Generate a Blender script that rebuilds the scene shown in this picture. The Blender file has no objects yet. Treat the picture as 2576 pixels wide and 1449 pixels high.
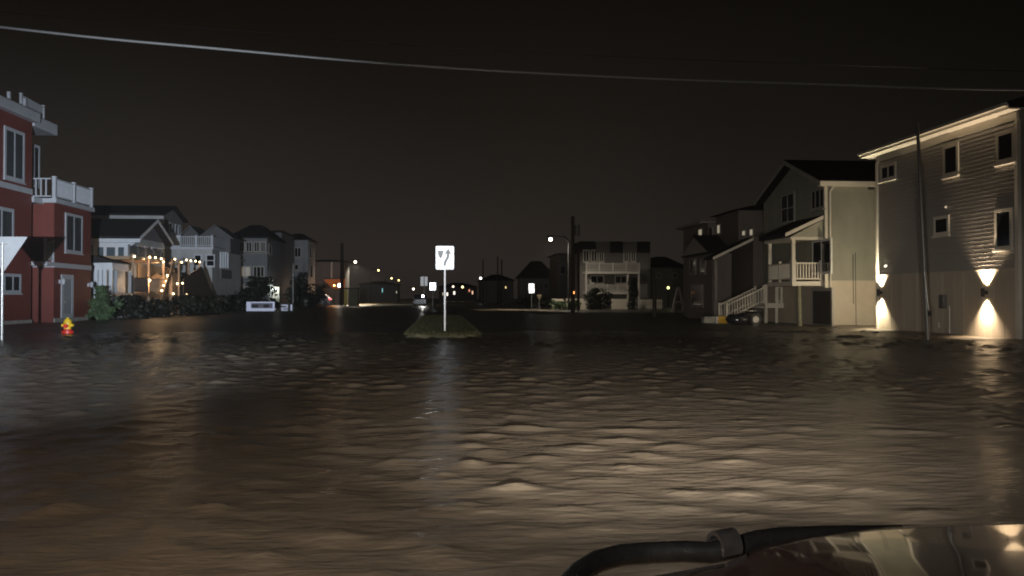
import bpy, bmesh, math, random
import numpy as np
from mathutils import Vector, Matrix, Euler
random.seed(7); RNG = np.random.default_rng(11)
sc = bpy.context.scene
COL = sc.collection
rad = math.radians

# ------------------------------------------------------------------ camera
CX, CY, F = 1288.0, 724.5, 2143.0          # picture measured on a 2576 x 1449 grid
HCAM = 1.25                                # lens height above the flood water (z = 0)
cam_d = bpy.data.cameras.new('camera'); cam = bpy.data.objects.new('camera', cam_d); COL.objects.link(cam)
cam.location = (0, 0, HCAM)
cam.rotation_euler = (rad(90 + 0.68), 0, -math.atan((1288 - 1110) / F))
cam_d.sensor_width = 36.0; cam_d.lens = 36.0 * F / 2576.0
cam_d.clip_start = 0.05; cam_d.clip_end = 4000
sc.camera = cam
CR = cam.rotation_euler.to_matrix()
def ray(px, py): return CR @ Vector(((px - CX) / F, -(py - CY) / F, -1.0))
def onX(px, py, X): d = ray(px, py); t = X / d.x; return Vector((X, d.y * t, HCAM + d.z * t))
def onY(px, py, Y): d = ray(px, py); t = Y / d.y; return Vector((d.x * t, Y, HCAM + d.z * t))
def onZ(px, py, z): d = ray(px, py); t = (z - HCAM) / d.z; return Vector((d.x * t, d.y * t, z))
def X_at(px, Y): return onY(px, 750, Y).x
def Y_at(px, X): return onX(px, 750, X).y
def Z_at(py, Y, px=1110): return onY(px, py, Y).z

# ------------------------------------------------------------------ sky, exposure
w = bpy.data.worlds.new('World'); sc.world = w; w.use_nodes = True
nt = w.node_tree; N = nt.nodes; L = nt.links; N.clear()
out = N.new('ShaderNodeOutputWorld'); bg = N.new('ShaderNodeBackground'); bg2 = N.new('ShaderNodeBackground'); add = N.new('ShaderNodeAddShader')
sky = N.new('ShaderNodeTexSky'); sky.sky_type = 'NISHITA'; sky.sun_disc = False
sky.sun_elevation = rad(1.0); sky.sun_rotation = rad(-20)
L.new(sky.outputs['Color'], bg2.inputs['Color']); bg2.inputs['Strength'].default_value = 0.0002
# low rain cloud lit from below by the town: brightest over the street's end, fading upward
tc = N.new('ShaderNodeTexCoord'); sep = N.new('ShaderNodeSeparateXYZ'); L.new(tc.outputs['Generated'], sep.inputs[0])
mr = N.new('ShaderNodeMapRange'); mr.inputs['From Min'].default_value = 0.0; mr.inputs['From Max'].default_value = 0.55
mr.inputs['To Min'].default_value = 0.0; mr.inputs['To Max'].default_value = 1.0; L.new(sep.outputs['Z'], mr.inputs['Value'])
rp = N.new('ShaderNodeValToRGB'); L.new(mr.outputs[0], rp.inputs[0]); e = rp.color_ramp.elements
e[0].position = 0.0; e[0].color = (0.0355, 0.0290, 0.0250, 1); e[1].position = 1.0; e[1].color = (0.0012, 0.001, 0.0007, 1)
x = e.new(0.18); x.color = (0.0255, 0.0208, 0.0170, 1); x = e.new(0.38); x.color = (0.0150, 0.0122, 0.0094, 1); x = e.new(0.62); x.color = (0.0066, 0.0051, 0.0036, 1)
gm = N.new('ShaderNodeMapRange'); gm.inputs['From Min'].default_value = -1.0; gm.inputs['From Max'].default_value = 1.0; L.new(sep.outputs['X'], gm.inputs['Value'])
gx = N.new('ShaderNodeValToRGB'); L.new(gm.outputs[0], gx.inputs[0]); ge_ = gx.color_ramp.elements; gx.color_ramp.interpolation = 'B_SPLINE'
ge_[0].position = 0.15; ge_[0].color = (0.5, 0.5, 0.5, 1); ge_[1].position = 0.85; ge_[1].color = (0.18, 0.18, 0.18, 1)
for ps, vv in ((0.32, 0.52), (0.54, 0.80), (0.66, 0.60)): q_ = ge_.new(ps); q_.color = (vv, vv, vv, 1)
nz = N.new('ShaderNodeTexNoise'); nz.inputs['Scale'].default_value = 3.0; nz.inputs['Detail'].default_value = 4; L.new(tc.outputs['Generated'], nz.inputs['Vector'])
nm = N.new('ShaderNodeMapRange'); nm.inputs['To Min'].default_value = 0.85; nm.inputs['To Max'].default_value = 1.15; L.new(nz.outputs['Fac'], nm.inputs['Value'])
mu = N.new('ShaderNodeMath'); mu.operation = 'MULTIPLY'; L.new(gx.outputs[0], mu.inputs[0]); L.new(nm.outputs[0], mu.inputs[1])
L.new(rp.outputs['Color'], bg.inputs['Color']); L.new(mu.outputs[0], bg.inputs['Strength'])
L.new(bg.outputs[0], add.inputs[0]); L.new(bg2.outputs[0], add.inputs[1]); L.new(add.outputs[0], out.inputs['Surface'])
sun_d = bpy.data.lights.new('night_sun', 'SUN'); sun_d.energy = 0.012; sun_d.angle = rad(25); sun_d.color = (0.85, 0.9, 1.0)
sun = bpy.data.objects.new('night_sun', sun_d); COL.objects.link(sun); sun.rotation_euler = (rad(48), 0, rad(18))
sc.view_settings.view_transform = 'Standard'; sc.view_settings.look = 'None'; sc.view_settings.exposure = 0.0; sc.view_settings.gamma = 1.0
sc.view_settings.use_curve_mapping = False
cy = sc.cycles; cy.use_denoising = True; cy.max_bounces = 5; cy.diffuse_bounces = 3; cy.glossy_bounces = 4; cy.transmission_bounces = 3
cy.filter_width = 1.9; cy.volume_bounces = 0; cy.sample_clamp_indirect = 2.0; cy.use_adaptive_sampling = False; cy.use_light_tree = True
try: cy.caustics_reflective = False; cy.caustics_refractive = False
except Exception: pass

# ------------------------------------------------------------------ materials
MATS = {}
def mat(name, col, rough=0.6, var=0.15, scale=3.0, bump=0.0, bscale=40.0, metal=0.0, spec=0.5, coat=0.0, emit=None, estr=0.0, stretch=(1, 1, 1)):
    if name in MATS: return MATS[name]
    m = bpy.data.materials.new(name); m.use_nodes = True; t = m.node_tree; n = t.nodes; l = t.links
    b = n['Principled BSDF']
    b.inputs['Roughness'].default_value = rough; b.inputs['Metallic'].default_value = metal
    b.inputs['Specular IOR Level'].default_value = spec; b.inputs['Coat Weight'].default_value = coat; b.inputs['Coat Roughness'].default_value = 0.04
    b.inputs['Base Color'].default_value = (*col, 1)
    tcn = n.new('ShaderNodeTexCoord'); mp = n.new('ShaderNodeMapping'); l.new(tcn.outputs['Object'], mp.inputs[0]); mp.inputs['Scale'].default_value = stretch
    if var > 0:
        nn = n.new('ShaderNodeTexNoise'); nn.inputs['Scale'].default_value = scale; nn.inputs['Detail'].default_value = 6; nn.inputs['Roughness'].default_value = 0.65
        l.new(mp.outputs[0], nn.inputs['Vector'])
        r = n.new('ShaderNodeValToRGB'); l.new(nn.outputs['Fac'], r.inputs[0])
        r.color_ramp.elements[0].position = 0.3; r.color_ramp.elements[1].position = 0.72
        r.color_ramp.elements[0].color = (*[c * (1 - var) for c in col], 1); r.color_ramp.elements[1].color = (*[min(1, c * (1 + var)) for c in col], 1)
        l.new(r.outputs['Color'], b.inputs['Base Color'])
        rr = n.new('ShaderNodeMapRange'); rr.inputs['To Min'].default_value = max(0.02, rough - 0.12); rr.inputs['To Max'].default_value = min(1, rough + 0.12)
        l.new(nn.outputs['Fac'], rr.inputs['Value']); l.new(rr.outputs[0], b.inputs['Roughness'])
    if bump > 0:
        bn = n.new('ShaderNodeTexNoise'); bn.inputs['Scale'].default_value = bscale; bn.inputs['Detail'].default_value = 4; l.new(mp.outputs[0], bn.inputs['Vector'])
        bp = n.new('ShaderNodeBump'); bp.inputs['Strength'].default_value = bump; bp.inputs['Distance'].default_value = 0.02
        l.new(bn.outputs['Fac'], bp.inputs['Height']); l.new(bp.outputs[0], b.inputs['Normal'])
    if emit:
        b.inputs['Emission Color'].default_value = (*emit, 1); b.inputs['Emission Strength'].default_value = estr
    MATS[name] = m; return m
def siding(name, col, pitch=0.13, rough=0.55, vertical=False):
    """painted lap siding too far away for single boards: fine relief + faint weathering"""
    if name in MATS: return MATS[name]
    m = mat(name, col, rough, 0.14, 1.3, stretch=(1, 1, 0.35)); t = m.node_tree; n = t.nodes; l = t.links
    tcn = n.new('ShaderNodeTexCoord'); s = n.new('ShaderNodeSeparateXYZ'); l.new(tcn.outputs['Object'], s.inputs[0])
    d = n.new('ShaderNodeMath'); d.operation = 'DIVIDE'; d.inputs[1].default_value = pitch
    if vertical:
        ad = n.new('ShaderNodeMath'); l.new(s.outputs['X'], ad.inputs[0]); l.new(s.outputs['Y'], ad.inputs[1]); l.new(ad.outputs[0], d.inputs[0])
    else: l.new(s.outputs['Z'], d.inputs[0])
    fr = n.new('ShaderNodeMath'); fr.operation = 'FRACT'; l.new(d.outputs[0], fr.inputs[0])
    iv = n.new('ShaderNodeMath'); iv.operation = 'SUBTRACT'; iv.inputs[0].default_value = 1.0; l.new(fr.outputs[0], iv.inputs[1])
    bp = n.new('ShaderNodeBump'); bp.inputs['Strength'].default_value = 0.6; bp.inputs['Distance'].default_value = 0.015
    l.new(iv.outputs[0], bp.inputs['Height']); l.new(bp.outputs[0], n['Principled BSDF'].inputs['Normal'])
    return m
def emis(name, col, strength):
    if name in MATS: return MATS[name]
    m = bpy.data.materials.new(name); m.use_nodes = True; b = m.node_tree.nodes['Principled BSDF']
    b.inputs['Base Color'].default_value = (0.6, 0.6, 0.6, 1); b.inputs['Emission Color'].default_value = (*col, 1); b.inputs['Emission Strength'].default_value = strength
    MATS[name] = m; return m
def retro(name, col, gain=0.30, rough=0.22):
    """retroreflective sign sheeting: a diffuse face plus glass beads that send a lamp's light back the way it came"""
    if name in MATS: return MATS[name]
    m = bpy.data.materials.new(name); m.use_nodes = True; t = m.node_tree; n = t.nodes; l = t.links
    b = n['Principled BSDF']; b.inputs['Base Color'].default_value = (*col, 1); b.inputs['Roughness'].default_value = 0.45
    g = n.new('ShaderNodeBsdfGlossy'); g.inputs['Color'].default_value = (*[c * gain for c in col], 1); g.inputs['Roughness'].default_value = rough
    ge = n.new('ShaderNodeNewGeometry'); l.new(ge.outputs['Incoming'], g.inputs['Normal'])
    ad = n.new('ShaderNodeAddShader'); l.new(b.outputs[0], ad.inputs[0]); l.new(g.outputs[0], ad.inputs[1]); l.new(ad.outputs[0], n['Material Output'].inputs['Surface'])
    MATS[name] = m; return m

M_white = mat('white_vinyl', (0.72, 0.72, 0.70), 0.45, 0.08, 2)
M_glass = mat('window_glass', (0.018, 0.02, 0.024), 0.06, 0.0, spec=0.6)
M_curt = mat('curtained_glass', (0.055, 0.06, 0.066), 0.15, 0.7, 1.0, stretch=(1, 9, 0.12), spec=0.6)
M_black = mat('black_paint', (0.012, 0.012, 0.013), 0.4, 0.2, 5)
M_roof = mat('asphalt_shingle', (0.022, 0.019, 0.019), 0.85, 0.35, 6, 0.5, 30)
M_galv = mat('galvanised_steel', (0.46, 0.46, 0.45), 0.42, 0.18, 9, metal=0.55)
M_postw = mat('pale_sign_post', (0.82, 0.82, 0.82), 0.4, 0.14, 7)
M_wood = mat('weathered_pole_wood', (0.045, 0.034, 0.026), 0.85, 0.35, 5, 0.5, 40, stretch=(1, 1, 0.1))
M_red = siding('red_siding', (0.175, 0.044, 0.033), 0.11)
M_conc = mat('concrete', (0.36, 0.34, 0.31), 0.75, 0.25, 2.5, 0.3, 30)
M_dark = mat('dark_trim', (0.03, 0.03, 0.032), 0.6, 0.3, 4)
M_signface = retro('retro_white', (0.86, 0.86, 0.88), 0.06, 0.42); M_signfar = retro('retro_white_prismatic', (0.86, 0.86, 0.88), 0.35)
M_signblk = mat('sign_black', (0.02, 0.02, 0.022), 0.4, 0.1, 8)

# ------------------------------------------------------------------ mesh helpers
ROOT = {}                                   # object name -> world origin of its thing
class MB:
    def __init__(s): s.v = []; s.f = []
    def add(s, vs, fs):
        o = len(s.v); s.v += [tuple(p) for p in vs]; s.f += [tuple(i + o for i in f) for f in fs]; return s
    def box(s, a, b):
        (x0, y0, z0), (x1, y1, z1) = [tuple(map(f, zip(a, b))) for f in (min, max)]
        return s.add([(x0, y0, z0), (x1, y0, z0), (x1, y1, z0), (x0, y1, z0), (x0, y0, z1), (x1, y0, z1), (x1, y1, z1), (x0, y1, z1)],
                     [(0, 3, 2, 1), (4, 5, 6, 7), (0, 1, 5, 4), (1, 2, 6, 5), (2, 3, 7, 6), (3, 0, 4, 7)])
    def prism(s, pts, vec):
        n = len(pts); v = Vector(vec); a = [Vector(p) for p in pts]
        return s.add(a + [p + v for p in a], [tuple(range(n))[::-1], tuple(range(n, 2 * n))] + [(i, (i + 1) % n, (i + 1) % n + n, i + n) for i in range(n)])
    def tube(s, path, r, n=10, cap=True):
        P = [Vector(p) for p in path]; rs = r if isinstance(r, (list, tuple)) else [r] * len(P); rings = []; up = None
        for i, p in enumerate(P):
            t = (P[min(i + 1, len(P) - 1)] - P[max(i - 1, 0)]).normalized()
            if up is None: up = t.orthogonal().normalized()
            up = (up - t * up.dot(t)).normalized(); b = t.cross(up)
            rings += [p + (up * math.cos(2 * math.pi * k / n) + b * math.sin(2 * math.pi * k / n)) * rs[i] for k in range(n)]
        fs = [(i * n + k, i * n + (k + 1) % n, (i + 1) * n + (k + 1) % n, (i + 1) * n + k) for i in range(len(P) - 1) for k in range(n)]
        if cap: fs += [tuple(range(n))[::-1], tuple(range((len(P) - 1) * n, len(P) * n))]
        return s.add(rings, fs)
    def lathe(s, c, prof, n=14):
        c = Vector(c); vs = [c + Vector((r * math.cos(2 * math.pi * k / n), r * math.sin(2 * math.pi * k / n), z)) for r, z in prof for k in range(n)]
        fs = [(i * n + k, i * n + (k + 1) % n, (i + 1) * n + (k + 1) % n, (i + 1) * n + k) for i in range(len(prof) - 1) for k in range(n)]
        return s.add(vs, fs + [tuple(range(n))[::-1], tuple(range((len(prof) - 1) * n, len(prof) * n))])
    def ball(s, c, r, n=10, sq=(1, 1, 1)):
        c = Vector(c); k = n // 2; prof = [(math.sin(math.pi * i / k), -math.cos(math.pi * i / k)) for i in range(k + 1)]
        prof[0] = (0.02, -1); prof[-1] = (0.02, 1)
        vs = [c + Vector((r * a * math.cos(2 * math.pi * j / n) * sq[0], r * a * math.sin(2 * math.pi * j / n) * sq[1], r * z * sq[2])) for a, z in prof for j in range(n)]
        fs = [(i * n + j, i * n + (j + 1) % n, (i + 1) * n + (j + 1) % n, (i + 1) * n + j) for i in range(k) for j in range(n)]
        return s.add(vs, fs + [tuple(range(n))[::-1], tuple(range(k * n, (k + 1) * n))])
    def mesh(s, name, m, o=Vector((0, 0, 0)), smooth=False):
        me = bpy.data.meshes.new(name); me.from_pydata([(p[0] - o[0], p[1] - o[1], p[2] - o[2]) for p in s.v], [], s.f)
        b = bmesh.new(); b.from_mesh(me); bmesh.ops.recalc_face_normals(b, faces=b.faces); b.to_mesh(me); b.free()
        if smooth: me.polygons.foreach_set('use_smooth', [True] * len(me.polygons))
        me.materials.append(m); return me
    def build(s, name, m, parent=None, smooth=False, bevel=0.0, label=None):
        o = ROOT.get(parent.name, Vector((0, 0, 0))) if parent else Vector((0, 0, 0))
        ob = bpy.data.objects.new(name, s.mesh(name, m, o, smooth)); COL.objects.link(ob)
        if parent: ob.parent = parent; ROOT[ob.name] = o
        if bevel: md = ob.modifiers.new('bevel', 'BEVEL'); md.width = bevel; md.segments = 2; md.limit_method = 'ANGLE'
        if smooth and bevel == 0:
            try: ob.data.set_sharp_from_angle(angle=rad(50))
            except Exception: pass
        if label: ob['label'] = label
        return ob
def thing(name, label, cat, loc, group=None):
    o = bpy.data.objects.new(name, None); COL.objects.link(o); o.location = loc; o.empty_display_size = 0.2
    o['label'] = label; o['category'] = cat
    if group: o['group'] = group
    ROOT[o.name] = Vector(loc); return o
def tag(o, label, cat, group=None):
    o['label'] = label; o['category'] = cat
    if group: o['group'] = group
    return o
def struct(o, kind='structure'): o['kind'] = kind; return o
def piece(me, name, pos, parent, rot=None):
    ob = bpy.data.objects.new(name, me); COL.objects.link(ob); o = ROOT[parent.name]; ob.parent = parent
    ob.location = Vector(pos) - o; ROOT[ob.name] = o
    if rot: ob.rotation_euler = rot
    return ob
def lamp(kind, loc, energy, col, parent=None, size=0.05, target=None, spot=60, blend=0.5, name='lamp_light', wide=1.0):
    d = bpy.data.lights.new(name, kind); d.energy = energy; d.color = col; d.shadow_soft_size = size
    ob = bpy.data.objects.new(name, d); COL.objects.link(ob); ob.location = loc
    if kind == 'SPOT':
        d.spot_size = rad(spot); d.spot_blend = blend; ob.rotation_euler = (Vector(target) - Vector(loc)).to_track_quat('-Z', 'Y').to_euler()
    ob.scale = (wide, 1, 1)
    if parent: ob.parent = parent; ob.location = Vector(loc) - ROOT[parent.name]
    return ob

class Fr:
    """a wall plane: axis 'X' = street-facing wall at x=c (u is y), axis 'Y' = wall at y=c facing the camera (u is x); out = outward sign"""
    def __init__(s, axis, c, out): s.a = axis; s.c = c; s.o = out
    def P(s, u, v, n): return Vector((s.c + s.o * n, u, v)) if s.a == 'X' else Vector((u, s.c + s.o * n, v))
    def uv(s, px, py):
        p = onX(px, py, s.c) if s.a == 'X' else onY(px, py, s.c)
        return (p.y if s.a == 'X' else p.x), p.z
    def box(s, mb, u0, u1, v0, v1, n0, n1): mb.box(s.P(u0, v0, n0), s.P(u1, v1, n1)); return mb
    def rect(s, x0, x1, y0, y1):
        xm, ym = (x0 + x1) / 2, (y0 + y1) / 2
        u0 = s.uv(x0, ym)[0]; u1 = s.uv(x1, ym)[0]; v0 = s.uv(xm, y1)[1]; v1 = s.uv(xm, y0)[1]
        return min(u0, u1), max(u0, u1), v0, v1
def window(fr, parent, rect, px=True, mull=0, trans=0, fw=0.09, depth=0.05, frame_m=None, glass_m=None, sill=True, name='window'):
    u0, u1, v0, v1 = fr.rect(*rect) if px else rect
    mb = MB()
    fr.box(mb, u0, u0 + fw, v0, v1, -0.02, depth); fr.box(mb, u1 - fw, u1, v0, v1, -0.02, depth)
    fr.box(mb, u0 + fw, u1 - fw, v1 - fw, v1, -0.02, depth - 0.003); fr.box(mb, u0 + fw, u1 - fw, v0, v0 + fw, -0.02, depth - 0.003)
    wn = mb.build(name, frame_m or M_white, parent)
    fr.box(MB(), u0 + fw, u1 - fw, v0 + fw, v1 - fw, 0.004, 0.034).build('pane', glass_m or M_glass, wn)
    for k in range(mull):
        c = u0 + (u1 - u0) * (k + 1) / (mull + 1); fr.box(MB(), c - fw * 0.35, c + fw * 0.35, v0 + fw, v1 - fw, 0.006, depth - 0.004).build('mullion', frame_m or M_white, wn)
    if trans:
        c = (v0 + v1) / 2; fr.box(MB(), u0 + fw, u1 - fw, c - 0.03, c + 0.03, 0.007, depth - 0.007).build('sash_bar', frame_m or M_white, wn)
    if sill: fr.box(MB(), u0 - 0.04, u1 + 0.04, v0 - 0.06, v0 - 0.002, -0.02, depth + 0.05).build('sill', frame_m or M_white, wn)
    return wn
BAL = {}
def railing(parent, A, B, h=0.95, m=None, step=0.13, bw=0.045, posts=True, panel=False, base=0.08, name='railing', pw=0.1, nposts=0):
    """A, B = ends at deck level"""
    m = m or M_white; A = Vector(A); B = Vector(B); d = B - A; Lh = Vector((d.x, d.y, 0)).length; slope = d.z / max(Lh, 1e-6)
    dh = Vector((d.x, d.y, 0)).normalized(); nrm = Vector((-dh.y, dh.x, 0))
    def bar(lo, hi, wd):
        mb = MB(); q = [A + Vector((0, 0, lo)), B + Vector((0, 0, lo)), B + Vector((0, 0, hi)), A + Vector((0, 0, hi))]
        return mb.prism([p - nrm * wd / 2 for p in q], nrm * wd)
    r = bar(h - 0.06, h, 0.09).build(name, m, parent)
    bar(base, base + 0.06, 0.06).build('bottom_rail', m, r)
    if panel: bar(base + 0.06, h - 0.06, 0.03).build('infill_panel', m, r)
    else:
        key = (round(h, 3), round(base, 3), round(bw, 3), m.name)
        if key not in BAL: BAL[key] = MB().box((-bw / 2, -bw / 2, base + 0.06), (bw / 2, bw / 2, h - 0.06)).mesh('baluster', m)
        k = max(1, int(Lh / step))
        for i in range(1, k):
            piece(BAL[key], 'baluster', A + d * (i / k), r, rot=(0, 0, math.atan2(dh.y, dh.x)))
    if posts:
        key = ('post', round(h, 3), pw, m.name)
        if key not in BAL:
            BAL[key] = MB().box((-pw / 2, -pw / 2, -0.02), (pw / 2, pw / 2, h + 0.06)).box((-pw / 2 - .015, -pw / 2 - .015, h + 0.06), (pw / 2 + .015, pw / 2 + .015, h + 0.09)).mesh('rail_post', m)
        for i in range(nposts + 2): piece(BAL[key], 'rail_post', A + d * (i / (nposts + 1)), r)
    return r
def box(parent, name, m, a, b, bevel=0.0, label=None): return MB().box(a, b).build(name, m, parent, bevel=bevel, label=label)
HEAD_W, BLUE_W, HAZE = 4800.0, 66000.0, 0.0003     # headlamp powers, air density

# ------------------------------------------------------------------ the ground, roads, flood water
def ground_z(X, Y):
    X = np.asarray(X, float); Y = np.asarray(Y, float)
    base = np.interp(Y, [0, 18, 27, 33, 40, 75, 120, 700], [-0.38, -0.36, -0.07, 0.02, 0.05, 0.10, 0.14, 0.2])
    lot = np.interp(np.abs(X), [13.2, 15.6, 17.0, 400], [-0.6, 0.03, 0.07, 0.12])
    fade = np.interp(Y, [12, 22], [0, 1])
    und = (0.016 * np.sin(0.9 * X + 0.5 * Y) * np.sin(0.43 * Y - 0.37 * X) + 0.012 * np.sin(2.1 * X - 0.3 * Y + 1.0)) * np.interp(Y, [20, 26, 60, 90], [0, 1, 1, 0])
    return np.maximum(base, lot * fade + (1 - fade) * -0.38) + und
def sheet(xs, ys, zf, name, m, smooth=True):
    gx, gy = np.meshgrid(xs, ys); gz = zf(gx, gy); nx, ny = len(xs), len(ys)
    v = np.stack([gx.ravel(), gy.ravel(), gz.ravel()], 1)
    i = np.arange(nx * ny).reshape(ny, nx); f = np.stack([i[:-1, :-1].ravel(), i[:-1, 1:].ravel(), i[1:, 1:].ravel(), i[1:, :-1].ravel()], 1)
    me = bpy.data.meshes.new(name); me.from_pydata(v.tolist(), [], f.tolist())
    if smooth: me.polygons.foreach_set('use_smooth', [True] * len(me.polygons))
    me.materials.append(m); o = bpy.data.objects.new(name, me); COL.objects.link(o); return o
M_soil = mat('wet_soil', (0.07, 0.058, 0.044), 0.4, 0.4, 0.6, 0.6, 6)
M_asph = mat('wet_asphalt', (0.062, 0.058, 0.052), 0.38, 0.3, 0.8, 0.4, 25)
M_sand_litroad = mat('wet_sand_lit_road', (0.42, 0.34, 0.22), 0.8, 0.3, 1.5, 0.5, 8)
M_grass = mat('grass', (0.085, 0.082, 0.038), 0.8, 0.4, 3, 0.5, 20)
gxs = np.array([-900, -400, -200, -100, -60] + list(np.arange(-40, 40.1, 0.8)) + [60, 100, 200, 400, 900.0])
gys = np.array([-60, -20, 0, 10.0] + list(np.arange(12, 80, 1.0)) + [90, 100, 120, 150, 200, 300, 500, 900, 2000.0])
struct(sheet(gxs, gys, lambda X, Y: ground_z(X, Y) - np.where((np.abs(X) < 13.3), 0.09, 0.0), 'ground', M_soil))
rys = np.array([-60, -20, 0, 10.0] + list(np.arange(12, 80, 1.0)) + [90, 100, 120, 150, 200, 300, 420.0])
struct(sheet(np.linspace(-13.2, -1.15, 20), rys, lambda X, Y: ground_z(X, Y), 'road_left', M_asph))
struct(sheet(np.linspace(1.25, 13.2, 20), rys, lambda X, Y: ground_z(X, Y), 'road_right', M_asph))
struct(sheet(np.array([-1.15, 0, 1.25]), np.array([-60, -20, 0, 10.0] + list(np.arange(12, 28, 1.0))), lambda X, Y: ground_z(X * 0 + 5, Y), 'road_crossing', M_asph))

# flood water: a real wave surface, short crossing wind waves, dying out where the road comes up
wy = [2.2]
while wy[-1] < 46: wy.append(wy[-1] + min(0.12, 0.03 + 0.004 * wy[-1]))
wy = np.array([-30, -10, -2, 0.5, 1.5] + wy); wx = np.concatenate([[-120, -60, -40, -30], np.arange(-24, 24.01, 0.06), [30, 40, 60, 120]])
comps = []
for i in range(64):
    lam = 0.17 * (0.72 / 0.17) ** RNG.random(); th = RNG.normal(0.10, 0.6)
    comps.append((2 * math.pi / lam * math.sin(th), 2 * math.pi / lam * math.cos(th), RNG.random() * 6.283, lam ** 1.15))
def waves(X, Y):
    wxp = X + 0.12 * np.sin(1.9 * Y + 0.7 * X) + 0.3 * np.sin(0.41 * X + 0.23 * Y); wyp = Y + 0.10 * np.sin(2.3 * X + 0.5 * Y) + 0.25 * np.sin(0.37 * X - 0.6)
    h = np.zeros_like(X)
    for kx, ky, ph, a in comps: h += a * np.sin(kx * wxp + ky * wyp + ph)
    h /= math.sqrt(sum(c[3] ** 2 for c in comps) / 2)
    h = (np.exp(0.45 * np.clip(h, -3, 3)) - 1.1) / 0.56
    patch = 0.75 + 0.3 * np.sin(0.5 * X + 0.31 * Y + 1.0) * np.sin(0.27 * Y - 0.33 * X) + 0.15 * np.sin(1.1 * X + 0.2)
    amp = np.interp(Y, [0, 12, 20, 25, 30, 38], [0.0062, 0.0092, 0.0140, 0.0135, 0.0065, 0.0015])
    edge = np.interp(np.abs(X), [18, 23.5], [1, 0])
    return h * amp * patch * edge
M_water = bpy.data.materials.new('flood_water'); M_water.use_nodes = True
t = M_water.node_tree; n = t.nodes; l = t.links; b = n['Principled BSDF']
b.inputs['Roughness'].default_value = 0.22; b.inputs['Specular IOR Level'].default_value = 0.15; b.inputs['IOR'].default_value = 1.333
tcn = n.new('ShaderNodeTexCoord'); nn = n.new('ShaderNodeTexNoise'); nn.inputs['Scale'].default_value = 0.35; nn.inputs['Detail'].default_value = 5
mpn = n.new('ShaderNodeMapping'); mpn.inputs['Scale'].default_value = (0.6, 1.6, 1); l.new(tcn.outputs['Object'], mpn.inputs[0]); l.new(mpn.outputs[0], nn.inputs['Vector'])
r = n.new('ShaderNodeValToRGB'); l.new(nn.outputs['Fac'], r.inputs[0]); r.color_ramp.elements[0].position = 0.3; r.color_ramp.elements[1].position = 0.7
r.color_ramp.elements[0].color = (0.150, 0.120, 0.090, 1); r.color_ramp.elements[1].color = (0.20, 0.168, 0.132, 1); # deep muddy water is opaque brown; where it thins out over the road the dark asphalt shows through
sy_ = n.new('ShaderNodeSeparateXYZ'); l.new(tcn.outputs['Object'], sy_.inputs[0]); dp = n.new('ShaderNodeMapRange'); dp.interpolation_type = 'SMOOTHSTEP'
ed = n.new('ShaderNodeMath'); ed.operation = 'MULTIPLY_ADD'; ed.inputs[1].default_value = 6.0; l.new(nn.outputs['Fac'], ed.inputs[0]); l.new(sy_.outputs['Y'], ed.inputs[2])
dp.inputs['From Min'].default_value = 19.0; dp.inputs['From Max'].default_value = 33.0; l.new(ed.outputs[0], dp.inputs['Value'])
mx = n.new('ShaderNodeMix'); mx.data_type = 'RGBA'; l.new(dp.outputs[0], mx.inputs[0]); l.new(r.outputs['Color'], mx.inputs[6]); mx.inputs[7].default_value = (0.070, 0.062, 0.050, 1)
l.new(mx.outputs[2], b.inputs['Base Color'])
bn = n.new('ShaderNodeTexNoise'); bn.inputs['Scale'].default_value = 9.0; bn.inputs['Detail'].default_value = 5; l.new(mpn.outputs[0], bn.inputs['Vector'])
bp = n.new('ShaderNodeBump'); bp.inputs['Strength'].default_value = 0.5; bp.inputs['Distance'].default_value = 0.03; l.new(bn.outputs['Fac'], bp.inputs['Height']); l.new(bp.outputs[0], b.inputs['Normal'])
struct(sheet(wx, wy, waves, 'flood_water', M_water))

# median island (kerb ring + grass) with the near nose under the sign
isl_y0, isl_y1, IXL, IXR, IZ = 26.9, 72.0, -1.15, 1.25, 0.095
med = MB(); icx, iw = (IXL + IXR) / 2, (IXR - IXL) / 2
nose = [(icx + iw * math.cos(a), isl_y0 + 0.5 - (0.42 + 0.12 * math.sin(5 * a) * math.cos(9 * a)) * math.sin(a)) for a in np.linspace(0, math.pi, 14)]
outl = nose + [(IXL, isl_y1), (IXR, isl_y1)]
isl = struct(med.prism([(p[0], p[1], -0.4) for p in outl], (0, 0, 0.4 + IZ - 0.075)).build('median_kerb', mat('muddy_kerb', (0.10, 0.088, 0.065), 0.8, 0.5, 3)))
inn = [(icx + (p[0] - icx) * 0.96, p[1] + (0.06 if p[1] < 40 else -0.1)) for p in outl]
struct(MB().prism([(p[0], p[1], IZ - 0.1) for p in inn], (0, 0, 0.1)).build('median_turf', M_grass))
mb = MB()
for i in range(14000):
    y = isl_y0 - 0.04 + (RNG.random() ** 1.7) * 30; xx = icx + (RNG.random() * 2 - 1) * iw * 1.04
    if y < isl_y0 + 0.5 and abs(xx - icx) > iw * (0.35 + 0.6 * (y - isl_y0) / 0.5): continue
    h = 0.03 + 0.07 * RNG.random() ** 2; a = RNG.random() * 6.28; dx, dy = 0.014 * math.cos(a), 0.014 * math.sin(a); lx, ly = (RNG.random(2) - .5) * 0.09
    mb.add([(xx - dx, y - dy, IZ - 0.03), (xx + dx, y + dy, IZ - 0.03), (xx + lx, y + ly, IZ + h)], [(0, 1, 2)])
g = mb.build('median_grass', M_grass); struct(g, 'stuff'); tag(g, 'rough wet grass growing on the median island', 'grass')

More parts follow.
